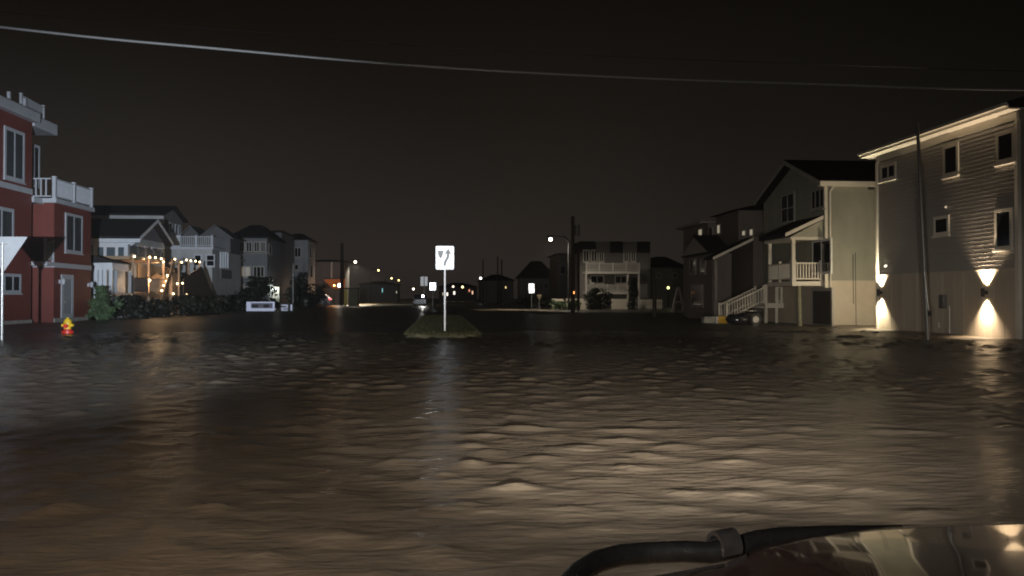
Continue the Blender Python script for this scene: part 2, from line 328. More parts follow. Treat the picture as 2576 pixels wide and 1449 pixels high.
# lit sand washed across the far right carriageway, far left lamplit road laid as a pale strip
def mound(name, pts, m, h, n=40):
    """low heap with an outline (px list on the ground) -> real lumpy mesh"""
    P = [onZ(x, y, 0.09) for x, y in pts]; c = sum(P, Vector()) / len(P); mb = MB(); rings = 6; v = []
    for k in range(rings):
        f = 1 - k / (rings - 1) * 0.97; zz = h * (1 - f ** 2)
        for p in P: q = c + (p - c) * f; v.append((q.x, q.y, ground_z(q.x, q.y) - 0.03 + zz * (0.8 + 0.4 * RNG.random())))
    m0 = len(P); fs = [(k * m0 + i, k * m0 + (i + 1) % m0, (k + 1) * m0 + (i + 1) % m0, (k + 1) * m0 + i) for k in range(rings - 1) for i in range(m0)] + [tuple(range((rings - 1) * m0, rings * m0))]
    return mb.add(v, fs).build(name, m, smooth=True)
struct(mound('sand_bank', [(1160, 779), (1240, 777), (1330, 779), (1400, 780), (1446, 784), (1440, 790), (1390, 793), (1350, 791), (1290, 784), (1210, 782)], M_sand_litroad, 0.10))
struct(mound('lit_road_strip', [(868, 767), (900, 763), (960, 761), (1010, 760), (1010, 763), (950, 767), (900, 771), (870, 773)], M_sand_litroad, 0.06))  # street lamp's light pool on the road, put in as pale ground

# ------------------------------------------------------------------ signs
def rrect(cx, cz, wd, ht, r, n=5):
    o = []
    for sx, sz, a0 in ((1, 1, 0), (-1, 1, 90), (-1, -1, 180), (1, -1, 270)):
        for k in range(n + 1):
            a = rad(a0 + 90 * k / n); o.append((cx + sx * (wd / 2 - r) + r * math.cos(a), cz + sz * (ht / 2 - r) + r * math.sin(a)))
    return o
sp = onZ(1119, 836, IZ - 0.02); sx, sy = sp.x, sp.y
kr = thing('road_sign', 'white keep-right arrow sign on a post at the grassy median tip', 'sign', (sx, sy, IZ))
zt = Z_at(619, sy); zb = Z_at(678, sy); sw = 45.5 / F * sy
kp = MB().tube([(sx, sy + 0.03, -0.1), (sx, sy + 0.03, zt - 0.08)], 0.034, 10).build('post', M_postw, kr, smooth=True)
pl = MB().prism([(p[0], sy - 0.012, p[1]) for p in rrect(sx, (zt + zb) / 2, sw, zt - zb, 0.045)], (0, 0.008, 0)).build('plate', M_signface, kr)
def sp2(zx, zy): return (sx + ((zx - 1163.5) / 267) * sw, sy - 0.016, zb + (688 - zy) / 353 * (zt - zb))
MB().prism([sp2(*p) for p in ((1058, 403), (1138, 403), (1136, 445), (1128, 480), (1116, 505), (1100, 523), (1083, 505), (1070, 480), (1061, 445))], (0, 0.003, 0)).build('shield_symbol', M_signblk, pl)
MB().prism([sp2(*p) for p in ((1211, 372), (1262, 462), (1230, 449), (1227, 490), (1215, 525), (1196, 558), (1183, 588), (1178, 632), (1142, 632), (1146, 585), (1160, 548), (1180, 512), (1191, 485), (1193, 449), (1153, 462))], (0, 0.003, 0)).build('arrow_symbol', M_signblk, pl)
bl = MB()
for z in (zt - 0.15, zb + 0.13): bl.tube([(sx, sy - 0.02, z), (sx, sy - 0.011, z)], 0.012, 8)
bl.build('bolts', M_galv, kr)

def far_sign(x0, x1, y0, y1, ybase, Y, label, face=None, cat='sign'):
    cx = X_at((x0 + x1) / 2, Y); z1 = Z_at(y0, Y); z0 = Z_at(y1, Y); wd = (x1 - x0) / F * Y; zg = float(ground_z(cx, Y))
    t = thing('road_sign', label, cat, (cx, Y, zg))
    MB().tube([(cx, Y + 0.03, zg - 0.2), (cx, Y + 0.03, z1 - 0.05)], 0.035, 8).build('post', M_galv, t, smooth=True)
    MB().prism([(p[0], Y - 0.01, p[1]) for p in rrect(cx, (z0 + z1) / 2, wd, z1 - z0, 0.05)], (0, 0.008, 0)).build('plate', face or M_signfar, t)
    return t
far_sign(1330, 1344.5, 713, 737, 775, 92, 'bright white sign on a post at the sandy right verge')
far_sign(1081, 1096, 711, 730, 770, 104, 'bright white sign glowing just left of the arrow sign post')
fs = far_sign(1058, 1075.5, 696, 719, 772, 98, 'grey sign seen from behind, two plates on one far median post', M_galv)
YY = 98; MB().box((X_at(1066, YY), YY - 0.05, Z_at(719, YY)), (X_at(1068, YY), YY - 0.011, Z_at(696, YY))).build('spine', M_dark, fs)
M_tan = mat('tan_sign', (0.35, 0.27, 0.15), 0.5, 0.15, 4)
t = far_sign(1351, 1362, 741, 746, 775, 90, 'small tan double notice sign beside the white verge sign', M_tan)
MB().box((X_at(1353, 90), 89.985, Z_at(751, 90)), (X_at(1360, 90), 89.995, Z_at(748, 90))).build('lower_plate', M_tan, t)

# give-way sign seen from behind, cut by the left edge
YS = 26.6; yx = X_at(6, YS)
ys = thing('yield_sign', 'back of a triangular sign on a steel post at the left edge', 'sign', (yx, YS, 0))
MB().tube([(yx, YS - 0.02, -0.3), (yx, YS - 0.02, 2.9)], 0.04, 10).build('post', M_galv, ys, smooth=True)
def rtri(cx, zt, half, ht, r=0.07):
    pts = [(-half, 0), (half, 0), (0, -ht)]; o = []
    for i in range(3):
        p = Vector(pts[i]); a = (Vector(pts[i - 1]) - p).normalized(); c = (Vector(pts[(i + 1) % 3]) - p).normalized()
        for k in range(6):
            f = k / 5; q = p + (a * (1 - f) + c * f) * r * 1.0 + (a + c) * 0.0 - (a + c) * r * 0.35 * math.sin(math.pi * f); o.append((cx + q.x, zt + q.y))
    return o
M_alu = mat('sign_back_aluminium', (0.36, 0.37, 0.39), 0.5, 0.08, 3)
MB().prism([(p[0], YS + 0.03, p[1]) for p in rtri(yx, 3.09, 0.70, 1.08)], (0, 0.006, 0)).build('plate', M_alu, ys)
MB().box((yx - 0.12, YS + 0.005, 2.84), (yx + 0.12, YS + 0.029, 2.88)).build('bracket', M_galv, ys)

# fire hydrant standing in the water
hp = onZ(170, 839, 0.0); M_hy = mat('hydrant_yellow', (0.78, 0.52, 0.03), 0.4, 0.12, 6); M_hr = mat('hydrant_red', (0.62, 0.035, 0.02), 0.4, 0.15, 6)
hy = thing('fire_hydrant', 'yellow topped fire hydrant with red base standing in the flood', 'hydrant', (hp.x, hp.y, -0.1))
H = lambda prof, nm, m: MB().lathe((hp.x, hp.y, 0), prof, 16).build(nm, m, hy, smooth=True)
H([(0.19, -0.12), (0.19, 0.05), (0.21, 0.05), (0.21, 0.10), (0.14, 0.11), (0.13, 0.16)], 'base_flange', M_hr)
H([(0.12, 0.16), (0.12, 0.36), (0.15, 0.37), (0.15, 0.40), (0.115, 0.41)], 'barrel', M_hy)
H([(0.13, 0.41), (0.12, 0.46), (0.085, 0.51), (0.04, 0.535), (0.03, 0.54), (0.03, 0.575)], 'bonnet', M_hy)
for dx, dy in ((1, 0), (-1, 0)):
    c = Vector((hp.x, hp.y, 0.29)); MB().tube([c + Vector((dx * .10, dy * .1, 0)), c + Vector((dx * .20, dy * .2, 0))], 0.055, 10).build('outlet_cap', M_hy, hy, smooth=True)
c = Vector((hp.x, hp.y - 0.1, 0.27)); MB().tube([c, c + Vector((0.0, -0.09, 0))], 0.075, 12).build('pumper_cap', M_hr, hy, smooth=True)

# ------------------------------------------------------------------ poles and wires
def pole(px, ytop, Y, r, label, name='utility_pole', m=None, arms=True, base=None, lean=None, top_px=None):
    x0 = X_at(px, Y); x1 = X_at(top_px or px, Y); z1 = Z_at(ytop, Y); z0 = float(ground_z(x0, Y)) - 0.3 if base is None else base
    t = thing(name, label, 'pole', (x0, Y, z0)); MB().tube([(x0, Y, z0), ((x0 + x1) / 2, Y, (z0 + z1) / 2), (x1, Y, z1)], [r, r * 0.9, r * 0.75], 10).build('shaft', m or M_wood, t, smooth=True)
    return t, x0, x1, z1
t, x0, x1, z1 = pole(1441, 541, 66, 0.18, 'tall dark utility pole left of the white two-deck house')
MB().tube([(x0 + 0.35, 66, z1 - 1.5), (x0 + 0.35, 66, z1 - 0.7)], 0.2, 12).build('transformer', mat('transformer_grey', (0.12, 0.12, 0.12), 0.5), t, smooth=True)
box(t, 'transformer_bracket', M_dark, (x0, 65.97, z1 - 1.2), (x0 + 0.3, 66.03, z1 - 1.1))
box(t, 'reflector_glow_tag', emis('amber_marker', (1.0, 0.35, 0.08), 3.0), (x0 + 0.02, 65.79, Z_at(739, 66)), (x0 + 0.1, 65.81, Z_at(733, 66)))  # tag glows by itself in place of light thrown back
pole(1455, 607, 76, 0.13, 'thinner dark pole just behind the tall utility pole')
pole(1646, 700, 52, 0.14, 'short dark post at the water edge before the picket fence', name='timber_post')
pole(860, 613, 128, 0.28, 'dark utility pole beside the orange lit gable')
pole(737, 664, 78, 0.035, 'thin silver flagpole before the grey far house', name='flag_pole', m=M_galv)
for px, yt, s in ((1215, 652, 'leftmost faint pole beyond the far right houses'), (1252, 645, 'middle faint pole beyond the far right houses'), (1262, 652, 'rightmost faint pole beyond the far right houses')):
    pole(px, yt, 150, 0.14, s)
t, x0, x1, z1 = pole(2335, 287, 24.5, 0.062, 'slim leaning grey metal pole before the lamp-lit house', name='metal_pole', m=mat('dull_steel', (0.16, 0.16, 0.155), 0.5, 0.2, 5, metal=0.4), base=-0.2, top_px=2310)
MB().tube([((x0 + x1) / 2 - 0.0, 24.43, 2.05), (x0 - 0.03, 24.43, 0.9)], 0.018, 8).build('conduit', M_galv, t, smooth=True)
box(t, 'junction_box', M_dark, (x0 - 0.06, 24.38, 0.72), (x0 + 0.04, 24.44, 0.86))
def wire(pts, Y, r, label, m):
    P = [onY(px, py, Y) for px, py in pts]; d0 = P[0] - P[1]; d1 = P[-1] - P[-2]
    P = [P[0] + d0.normalized() * 14 + Vector((0, 0, 0.3))] + P + [P[-1] + d1.normalized() * 14 + Vector((0, 0, 0.3))]
    Q = []
    for i in range(len(P) - 1):
        p0, p1, p2, p3 = P[max(i - 1, 0)], P[i], P[i + 1], P[min(i + 2, len(P) - 1)]
        for k in range(8):
            u = k / 8; Q.append(0.5 * ((2 * p1) + (p2 - p0) * u + (2 * p0 - 5 * p1 + 4 * p2 - p3) * u * u + (3 * p1 - p0 - 3 * p2 + p3) * u ** 3))
    Q.append(P[-1]); return tag(MB().tube(Q, r, 6).build('overhead_cable', m, smooth=True), label, 'cable')
M_cable = mat('cable_sheath', (0.28, 0.28, 0.28), 0.45, 0.1, 4)
wire([(0, 68), (540, 122), (1080, 168), (1620, 197), (2100, 213), (2576, 226)], 21.5, 0.03, 'thick overhead cable sagging across the whole night sky', M_cable)
wire([(0, 30), (640, 80), (900, 104), (1380, 135), (2230, 168), (2576, 178)], 27, 0.007, 'thin faint overhead wire above the thick cable', mat('cable_dark', (0.03, 0.03, 0.03), 0.5))

# ------------------------------------------------------------------ house with the wall lamps (right)
XA = 16.8; FA = Fr('X', XA, -1); yA0 = Y_at(2562, XA); yA1 = Y_at(2209, XA)
zA = 1.25 + (750 - 690) / F * yA1 - 0.02; zE = 6.78
M_sidA = mat('taupe_clapboard', (0.38, 0.36, 0.335), 0.5, 0.12, 1.6, 0.15, 60, stretch=(1, 0.12, 1))
M_skirtA = mat('skirt_panel', (0.50, 0.44, 0.36), 0.6, 0.14, 1.5, 0.15, 50, stretch=(1, 1, 0.15))
hA = thing('house', 'taupe clapboard house with two glowing up-and-down wall lamps at right edge', 'house', (XA + 5, (yA0 + yA1) / 2, 0))
XA2 = XA + 12
box(hA, 'wall_core', mat('house_core', (0.30, 0.27, 0.23), 0.7), (XA + 0.03, yA0, -0.3), (XA2, yA1, zE - 0.02))
nb = int((zE - 0.25 - zA) / 0.127); bme = MB().prism([(XA + 0.031, yA0 + 0.06, 0), (XA - 0.026, yA0 + 0.06, 0), (XA + 0.012, yA0 + 0.06, 0.136), (XA + 0.031, yA0 + 0.06, 0.136)], (0, yA1 - yA0 - 0.12, 0))
bmesh_A = bme.mesh('siding_board', M_sidA)
for i in range(nb): piece(bmesh_A, 'siding_board', (0, 0, zA + 0.02 + i * 0.127), hA)
edges = [yA0 + 0.06] + [Y_at(p, XA) for p in (2528, 2501, 2476, 2451, 2426, 2403, 2372, 2340, 2308, 2275, 2243)] + [yA1 - 0.06]
for i in range(len(edges) - 1):
    FA.box(MB(), edges[i] + 0.008, edges[i + 1] - 0.008, -0.25, zA, -0.035, 0.012 + 0.004 * (i % 2)).build('skirt_panel', M_skirtA, hA)
FA.box(MB(), yA0 + 0.0, yA1 - 0.0, zA - 0.015, zA + 0.018, -0.02, 0.03).build('drip_board', M_skirtA, hA)
M_trimA = mat('cream_trim', (0.66, 0.62, 0.54), 0.5, 0.08, 2)
for y in (yA0, yA1): FA.box(MB(), y - 0.07, y + 0.07, -0.2, zE - 0.3, -0.06, 0.05).build('corner_trim', M_trimA, hA)
# eave: soffit, frieze board, fascia, gutter
FA.box(MB(), yA0 - 0.25, yA1 + 0.55, zE - 0.05, zE, -0.3, 0.42).build('soffit', M_trimA, hA)
FA.box(MB(), yA0 - 0.02, yA1 + 0.02, zE - 0.3, zE - 0.052, -0.04, 0.04).build('frieze_board', M_trimA, hA)
FA.box(MB(), yA0 - 0.25, yA1 + 0.55, zE - 0.052, zE + 0.17, 0.422, 0.45).build('fascia', M_trimA, hA)
FA.box(MB(), yA0 - 0.25, yA1 + 0.5, zE + 0.03, zE + 0.15, 0.452, 0.55).build('gutter', M_trimA, hA, bevel=0.02)
rf = MB().prism([(XA - 0.47, yA0 - 0.25, zE + 0.172), (XA + 6, yA0 - 0.25, zE + 2.1), (XA2 + 0.5, yA0 - 0.25, zE + 0.172), (XA2 + 0.5, yA0 - 0.25, zE + 0.02), (XA - 0.42, yA0 - 0.25, zE + 0.02)], (0, yA1 - yA0 + 0.8, 0)).build('roof', M_roof, hA)
window(FA, hA, (2217, 2256, 412, 453), mull=1, fw=0.11, frame_m=M_trimA); window(FA, hA, (2374, 2414, 362, 443), fw=0.12, frame_m=M_trimA)
window(FA, hA, (2508, 2556, 328, 409), fw=0.12, frame_m=M_trimA); window(FA, hA, (2351, 2390, 543, 592), fw=0.11, frame_m=M_trimA); window(FA, hA, (2505, 2549, 525, 627), fw=0.1, frame_m=M_trimA)
u, v = FA.uv(2378, 758); FA.box(MB(), u - 0.13, u + 0.13, v - 0.24, v + 0.22, 0.013, 0.16).build('meter_box', mat('meter_grey', (0.10, 0.10, 0.105), 0.5), hA, bevel=0.02)
u, v = FA.uv(2392, 770); MB().tube([FA.P(u, v, 0.05), FA.P(u, 0.0, 0.05)], 0.025, 8).build('pipe', M_galv, hA, smooth=True)
u, v = FA.uv(2361, 818); FA.box(MB(), u - 0.10, u + 0.10, v - 0.08, v + 0.08, 0.013, 0.09).build('outlet_box', M_skirtA, hA, bevel=0.01)
u, v = FA.uv(2383, 520); MB().ball(FA.P(u, v, 0.06), 0.05, 10).build('camera_dome', M_white, hA, smooth=True)
fl = FA.uv(2231, 668); fo = MB()
for s in (-0.035, 0.035): fo.tube([FA.P(fl[0] + s, fl[1], 0.05), FA.P(fl[0] + s * 1.6, fl[1] - 0.03, 0.085)], [0.022, 0.032], 10)
fo.tube([FA.P(fl[0], fl[1], 0.0), FA.P(fl[0], fl[1], 0.05)], 0.04, 12); fo.build('floodlight', M_white, hA, smooth=True)
def wall_lamp(px, col, label, pw):
    u, v = FA.uv(px, 736); p = FA.P(u, v, 0.15)
    t = thing('wall_lamp', label, 'lamp', FA.P(u, v - 0.13, 0.15), 'up-and-down wall lamps')
    MB().tube([p - Vector((0, 0, 0.13)), p + Vector((0, 0, 0.13))], 0.055, 14, cap=False).build('housing', M_dark, t, smooth=True)
    FA.box(MB(), u - 0.05, u + 0.05, v - 0.06, v + 0.06, 0.016, 0.10).build('back_plate', M_dark, t)
    for s in (-1, 1):
        MB().tube([p + Vector((0, 0, s * 0.085)), p + Vector((0, 0, s * 0.09))], 0.05, 14).build('lens', emis('lamp_lens_warm', (1.0, 0.75, 0.45), 60), t)
        lamp('SPOT', p + Vector((0, 0, s * 0.135)), pw * (1.5 if s > 0 else 0.9), col, t, 0.03, p + Vector((0.25 if s > 0 else 0.1, 0, s * 3)), 96, 1.0)
wall_lamp(2219, (1.0, 0.85, 0.58), 'glowing wall lamp at the far corner of the taupe house', 900)
wall_lamp(2484, (1.0, 0.77, 0.52), 'glowing wall lamp near the right edge of the picture', 900)

# assumed unseen round lantern on the same house's far end wall, lighting the neighbour
lq = Vector((XA + 0.55, yA1 + 0.16, 1.75)); t = thing('assumed_lantern', 'assumed unseen lantern round the far corner of the taupe house facing the sage house', 'lamp', lq - Vector((0, 0, 0.15)))
box(t, 'back_plate', M_dark, lq + Vector((-0.06, -0.158, -0.1)), lq + Vector((0.06, -0.1, 0.1))); MB().lathe(lq, [(0.05, -0.14), (0.09, -0.12), (0.09, 0.1), (0.02, 0.18)], 12).build('cage', M_dark, t, smooth=True)
lamp('POINT', lq + Vector((0, 0.2, 0)), 260, (1.0, 0.83, 0.55), t, 0.08)

# ------------------------------------------------------------------ grey-green house with balcony (right)
XB = 16.6; yB0 = 35.7; yB1 = Y_at(1922, XB); FB = Fr('X', XB, -1); FBy = Fr('Y', yB0, -1); XB2 = 27
M_sidB = siding('sage_siding', (0.30, 0.30, 0.25), 0.15); M_crB = mat('cream_panel', (0.52, 0.46, 0.37), 0.6, 0.1, 1.2); M_wB = mat('cream_vinyl', (0.68, 0.63, 0.54), 0.45, 0.08, 2)
hB = thing('house', 'sage green gabled house with white balcony next to the lamp-lit house', 'house', (XB + 4, 39.5, 0))
zb0 = Z_at(704, yB0); zbe = Z_at(455, yB0); ymid = (yB0 + yB1) / 2; zap = Z_at(404, ymid)
box(hB, 'ground_wall', M_crB, (XB, yB0 - 0.012, -0.2), (XB2, yB1, zb0))
box(hB, 'upper_wall', M_sidB, (XB + 0.002, yB0, zb0), (XB2, yB1, zbe))
MB().prism([(XB + 0.003, yB0 + 0.05, zbe), (XB + 0.003, yB1 - 0.05, zbe), (XB + 0.003, ymid, zap - 0.1)], (XB2 - XB - 0.1, 0, 0)).build('gable', M_sidB, hB)
M_dtrim = mat('grey_trim', (0.34, 0.33, 0.31), 0.5, 0.1, 2)
for s, ya in ((0, yB0 - 0.35), (1, yB1 + 0.35)):
    d = 0.0; zl = zbe - 0.02
    MB().prism([(XB - 0.35, ya, zl + 0.0), (XB - 0.35, ymid, zap + 0.06), (XB - 0.35, ymid, zap + 0.26), (XB - 0.35, ya, zl + 0.2)], (XB2 - XB + 0.7, 0, 0)).build('roof_slope', M_roof, hB)
    MB().prism([(XB - 0.38, ya, zl - 0.05), (XB - 0.38, ymid, zap + 0.02), (XB - 0.38, ymid, zap + 0.22), (XB - 0.38, ya, zl + 0.15)], (0.027, 0, 0)).build('rake_board', M_dtrim, hB)
FBy.box(MB(), XB - 0.38, XB2, zbe - 0.05, zbe + 0.13, 0.352, 0.38).build('fascia', M_wB, hB)
FBy.box(MB(), XB - 0.34, XB2, zbe - 0.06, zbe - 0.02, 0.0, 0.35).build('soffit', M_wB, hB)
FBy.box(MB(), XB - 0.02, XB + 0.1, -0.1, zbe - 0.07, 0.014, 0.04).build('corner_trim', M_wB, hB)
u = XB + 0.2; MB().tube([(u + 0.12, yB0 - 0.3, zbe), (u, yB0 - 0.08, zbe - 0.3), (u, yB0 - 0.08, 0.1)], 0.04, 8).build('downspout', M_wB, hB, smooth=True)
u0, u1, v0, v1 = FBy.rect(2183, 2199, 470, 477); FBy.box(MB(), u0, u1, v0, v1, 0.0, 0.03).build('vent', M_dark, hB)
for px, y1 in ((2145, 640), (2151, 636)):
    u, v = FBy.uv(px, y1); MB().tube([(u, yB0 - 0.03, v), (u + 0.01, yB0 - 0.03, 1.2), (u + 0.02, yB0 - 0.03, 0.05 if px > 2148 else 1.0)], 0.012, 6).build('cable', M_dark, hB)
window(FB, hB, (1966, 2000, 486, 562), mull=1, trans=1, fw=0.1, frame_m=M_dtrim); window(FB, hB, (2042, 2076, 474, 527), mull=2, fw=0.1, frame_m=M_dtrim)
# balcony
zD = Z_at(706, 36); XBal = X_at(1992, 36.0); yb_a, yb_b = 35.95, 38.8
box(hB, 'balcony_deck', M_wB, (XBal, yb_a, zD - 0.2), (XB - 0.002, yb_b, zD), 0.01)
railing(hB, (XBal + 0.12, yb_a + 0.05, zD), (XB - 0.06, yb_a + 0.05, zD), 0.82, M_wB, 0.125, 0.05, nposts=0)
railing(hB, (XBal + 0.05, yb_a + 0.2, zD), (XBal + 0.05, yb_b - 0.1, zD), 0.82, M_wB, 0.125, 0.05, posts=True, nposts=1)
for y in (yb_a + 0.08, yb_b - 0.12): box(hB, 'porch_post', M_wB, (XBal, y - 0.075, zD), (XBal + 0.15, y + 0.075, Z_at(596, 36)), 0.01)
zpl = Z_at(590, 36); zph = Z_at(540, 36) - 0.05; xl = X_at(1972, 36)
MB().prism([(xl, yb_a - 0.15, zpl), (XB - 0.003, yb_a - 0.15, zph), (XB - 0.003, yb_a - 0.15, zph + 0.16), (xl, yb_a - 0.15, zpl + 0.16)], (0, yb_b - yb_a + 0.3, 0)).build('porch_roof', M_roof, hB)
MB().prism([(xl - 0.01, yb_a - 0.18, zpl - 0.02), (XB - 0.02, yb_a - 0.18, zph - 0.02), (XB - 0.02, yb_a - 0.18, zph + 0.14), (xl - 0.01, yb_a - 0.18, zpl + 0.14)], (0, 0.028, 0)).build('porch_rake', M_wB, hB)
MB().prism([(xl + 0.25, yb_a - 0.1, zpl - 0.02), (XB - 0.01, yb_a - 0.1, zpl - 0.02), (XB - 0.01, yb_a - 0.1, zph - 0.04)], (0, 0.05, 0)).build('porch_gable_panel', siding('sage_siding_b', (0.36, 0.35, 0.28), 0.12), hB)
box(hB, 'porch_beam', M_wB, (xl + 0.25, yb_a - 0.11, zpl - 0.14), (XB - 0.01, yb_b, zpl - 0.021))
window(FB, hB, (2045, 2093, 602, 690), mull=1, fw=0.1, frame_m=M_white, sill=False, name='balcony_door')
MB().tube([(X_at(2010, 36.2), 36.2, zD - 0.2), (X_at(2012, 36.2), 36.2, -0.1)], [0.085, 0.10], 12).build('pile', mat('treated_pile', (0.24, 0.23, 0.16), 0.8, 0.3, 3), hB, smooth=True)
window(FB, hB, (2043, 2096, 724, 824), fw=0.14, frame_m=M_dtrim, glass_m=mat('dark_door', (0.07, 0.065, 0.062), 0.6), sill=False, name='garage_door')
# lower porch and stairs towards the street
yP = 40.2; zP = Z_at(763, yP); xp0 = X_at(1924, yP); 
box(hB, 'porch_deck', M_wB, (xp0, yP, zP - 0.24), (XB - 0.003, yP + 2.4, zP), 0.01)
railing(hB, (xp0 + 0.62, yP + 0.06, zP), (XB - 0.1, yP + 0.06, zP), 0.8, M_wB, 0.125, 0.05)
box(hB, 'porch_post', M_wB, (xp0, yP + 0.02, 0.02), (xp0 + 0.14, yP + 0.16, zP + 0.9)); box(hB, 'porch_post', M_wB, (xp0 + 0.5, yP - 0.06, 0.02), (xp0 + 0.64, yP + 0.001, zP + 0.9))
xs1 = X_at(1830, yP); nst = 5; rise = (zP - 0.12) / nst
for i in range(nst):
    xx = xp0 - (xp0 - xs1) * (i + 1) / nst; box(hB, 'stair_tread', M_wB, (xx, yP + 0.12, zP - rise * (i + 1) - 0.05), (xx + (xp0 - xs1) / nst - 0.004, yP + 1.2, zP - rise * (i + 1)))
for y in (yP + 0.09, yP + 1.24): railing(hB, (xs1, y, 0.15), (xp0 - 0.02, y, zP), 0.78, M_wB, 0.125, 0.045)

# clutter at the house foot
M_bag = mat('shiny_black_plastic', (0.02, 0.02, 0.024), 0.18, 0.2, 4, 1.0, 7, spec=0.8); M_bin = mat('dull_drum', (0.10, 0.115, 0.095), 0.35, 0.3, 5)
p = onZ(1862, 817, 0.03); bag = MB().ball((0, 0, 0), 1, 20, (0.62, 0.36, 0.30))
bag.v = [(p.x + v[0] * (1 + .12 * math.sin(9 * v[1] + 5 * v[2])), p.y + v[1], 0.27 + v[2] * (1 + 0.18 * math.sin(8 * v[0] + 3 * v[1]))) for v in bag.v]
tag(bag.build('plastic_bag', M_bag, smooth=True), 'shiny black plastic wrapped heap under the porch stairs', 'bag')
p = onZ(1901, 817, 0.03); t = thing('drum', 'round dull drum lying on its side beside the plastic heap', 'drum', (p.x, p.y, 0.03))
MB().tube([(p.x, p.y, 0.29), (p.x, p.y + 0.7, 0.29)], 0.25, 20).build('body', M_bin, t, smooth=True)
MB().tube([(p.x, p.y - 0.03, 0.29), (p.x, p.y + 0.03, 0.29)], 0.275, 20).build('rim', M_dark, t, smooth=True); MB().tube([(p.x, p.y - 0.04, 0.27), (p.x, p.y - 0.031, 0.27)], 0.15, 16).build('lid', M_galv, t, smooth=True)
p = onZ(1800, 815, 0.0); a = X_at(1806, p.y); b2 = X_at(1829, p.y); c0 = X_at(1772, p.y); z1 = Z_at(797, p.y)
t = thing('road_barrier', 'low barrier block, white end and yellow side, at the water edge', 'barrier', (a, p.y, 0))
box(t, 'yellow_panel', mat('barrier_yellow', (0.62, 0.36, 0.03), 0.5, 0.15, 4), (a, p.y, -0.1), (b2, p.y + 0.5, z1), 0.02); box(t, 'white_end', M_white, (a - 0.08, p.y - 0.02, -0.1), (a - 0.003, p.y + 0.5, z1 + 0.01), 0.02); box(t, 'grey_body', M_conc, (c0, p.y + 0.05, -0.1), (a - 0.083, p.y + 0.5, z1 - 0.02), 0.03)
def lump(px, py, wpx, hh, label):
    p = onZ(px, py, 0.0); wd = wpx / F * p.y; mb = MB().ball((0, 0, 0), 1, 18, (wd / 2, wd * 0.22, hh))
    k = RNG.random() * 9; mb.v = [(p.x + v[0], p.y + v[1], v[2] * (1 + .3 * math.sin(6 * v[0] + k) * math.cos(5 * v[1] + k))) for v in mb.v]
    return tag(mb.build('debris_heap', mat('wet_debris', (0.028, 0.023, 0.018), 0.55, 0.5, 4, 0.9, 12), smooth=True), label, 'debris', 'debris heaps along the water edge')
lump(2088, 829, 60, 0.10, 'dark debris heap at the foot of the white downspout'); lump(2140, 849, 80, 0.09, 'low dark debris heap in the water, nearest to the lamp house'); lump(2010, 836, 90, 0.06, 'flat dark debris heap before the green pile'); lump(1950, 835, 60, 0.05, 'small flat debris heap before the porch stairs')
for o_, px, py in zip(('first', 'second', 'third', 'fourth', 'fifth', 'sixth', 'seventh', 'eighth'), (2180, 2205, 2238, 2262, 2300, 2420, 2470, 2520), (834, 838, 838, 840, 846, 851, 853, 858)):
    lump(px + RNG.normal() * 4, py, 14 + 16 * RNG.random(), 0.03 + 0.03 * RNG.random(), o_ + ' small debris clump from the left along the lamp-lit wall foot')
# ------------------------------------------------------------------ next house on the right
XC = 16.6; FC = Fr('X', XC, -1); M_sidC = siding('mauve_siding', (0.15, 0.13, 0.12), 0.12); yc0, ycm, yc1 = 46.5, Y_at(1802, XC), Y_at(1738, XC)
M_trC = mat('mauve_trim', (0.26, 0.23, 0.21), 0.5, 0.1, 2); M_lit = emis('lit_window_dim', (1.0, 0.86, 0.62), 0.28)
hC = thing('house', 'dark mauve house with stepped left wing beyond the sage green house', 'house', (XC + 4, 51, 0)); FCw = Fr('X', XC - 0.5, -1)
zc = Z_at(540, ycm); zc2 = Z_at(570, yc1 - 1)
box(hC, 'main_wall', M_sidC, (XC, yc0, -0.1), (XC + 10, ycm, zc)); box(hC, 'wing_wall', M_sidC, (XC - 0.5, ycm + 0.003, -0.1), (XC + 9, yc1, zc2))
MB().prism([(XC - 0.4, yc0 - 0.3, zc + 0.002), (XC - 0.4, ycm + 0.3, zc + 0.002), (XC + 3, ycm - 0.6, zc + 0.8), (XC + 3, yc0 + 1.0, zc + 0.8)], (7, 0, 0)).build('roof', M_roof, hC)
box(hC, 'wing_eave', M_trC, (XC - 0.9, ycm + 0.35, zc2), (XC + 9, yc1 + 0.4, zc2 + 0.14))
for a in ((1758, 1768, 575, 602), (1784, 1794, 572, 600), (1805, 1813, 564, 589)): window(FCw if a[1] < 1802 else FC, hC, a, fw=0.06, frame_m=M_trC, glass_m=M_lit if a[0] in (1758, 1805) else M_glass)
for a in ((1868, 1877, 579, 594), (1887, 1896, 575, 594)): window(FC, hC, a, fw=0.05, frame_m=M_trC, glass_m=M_lit)
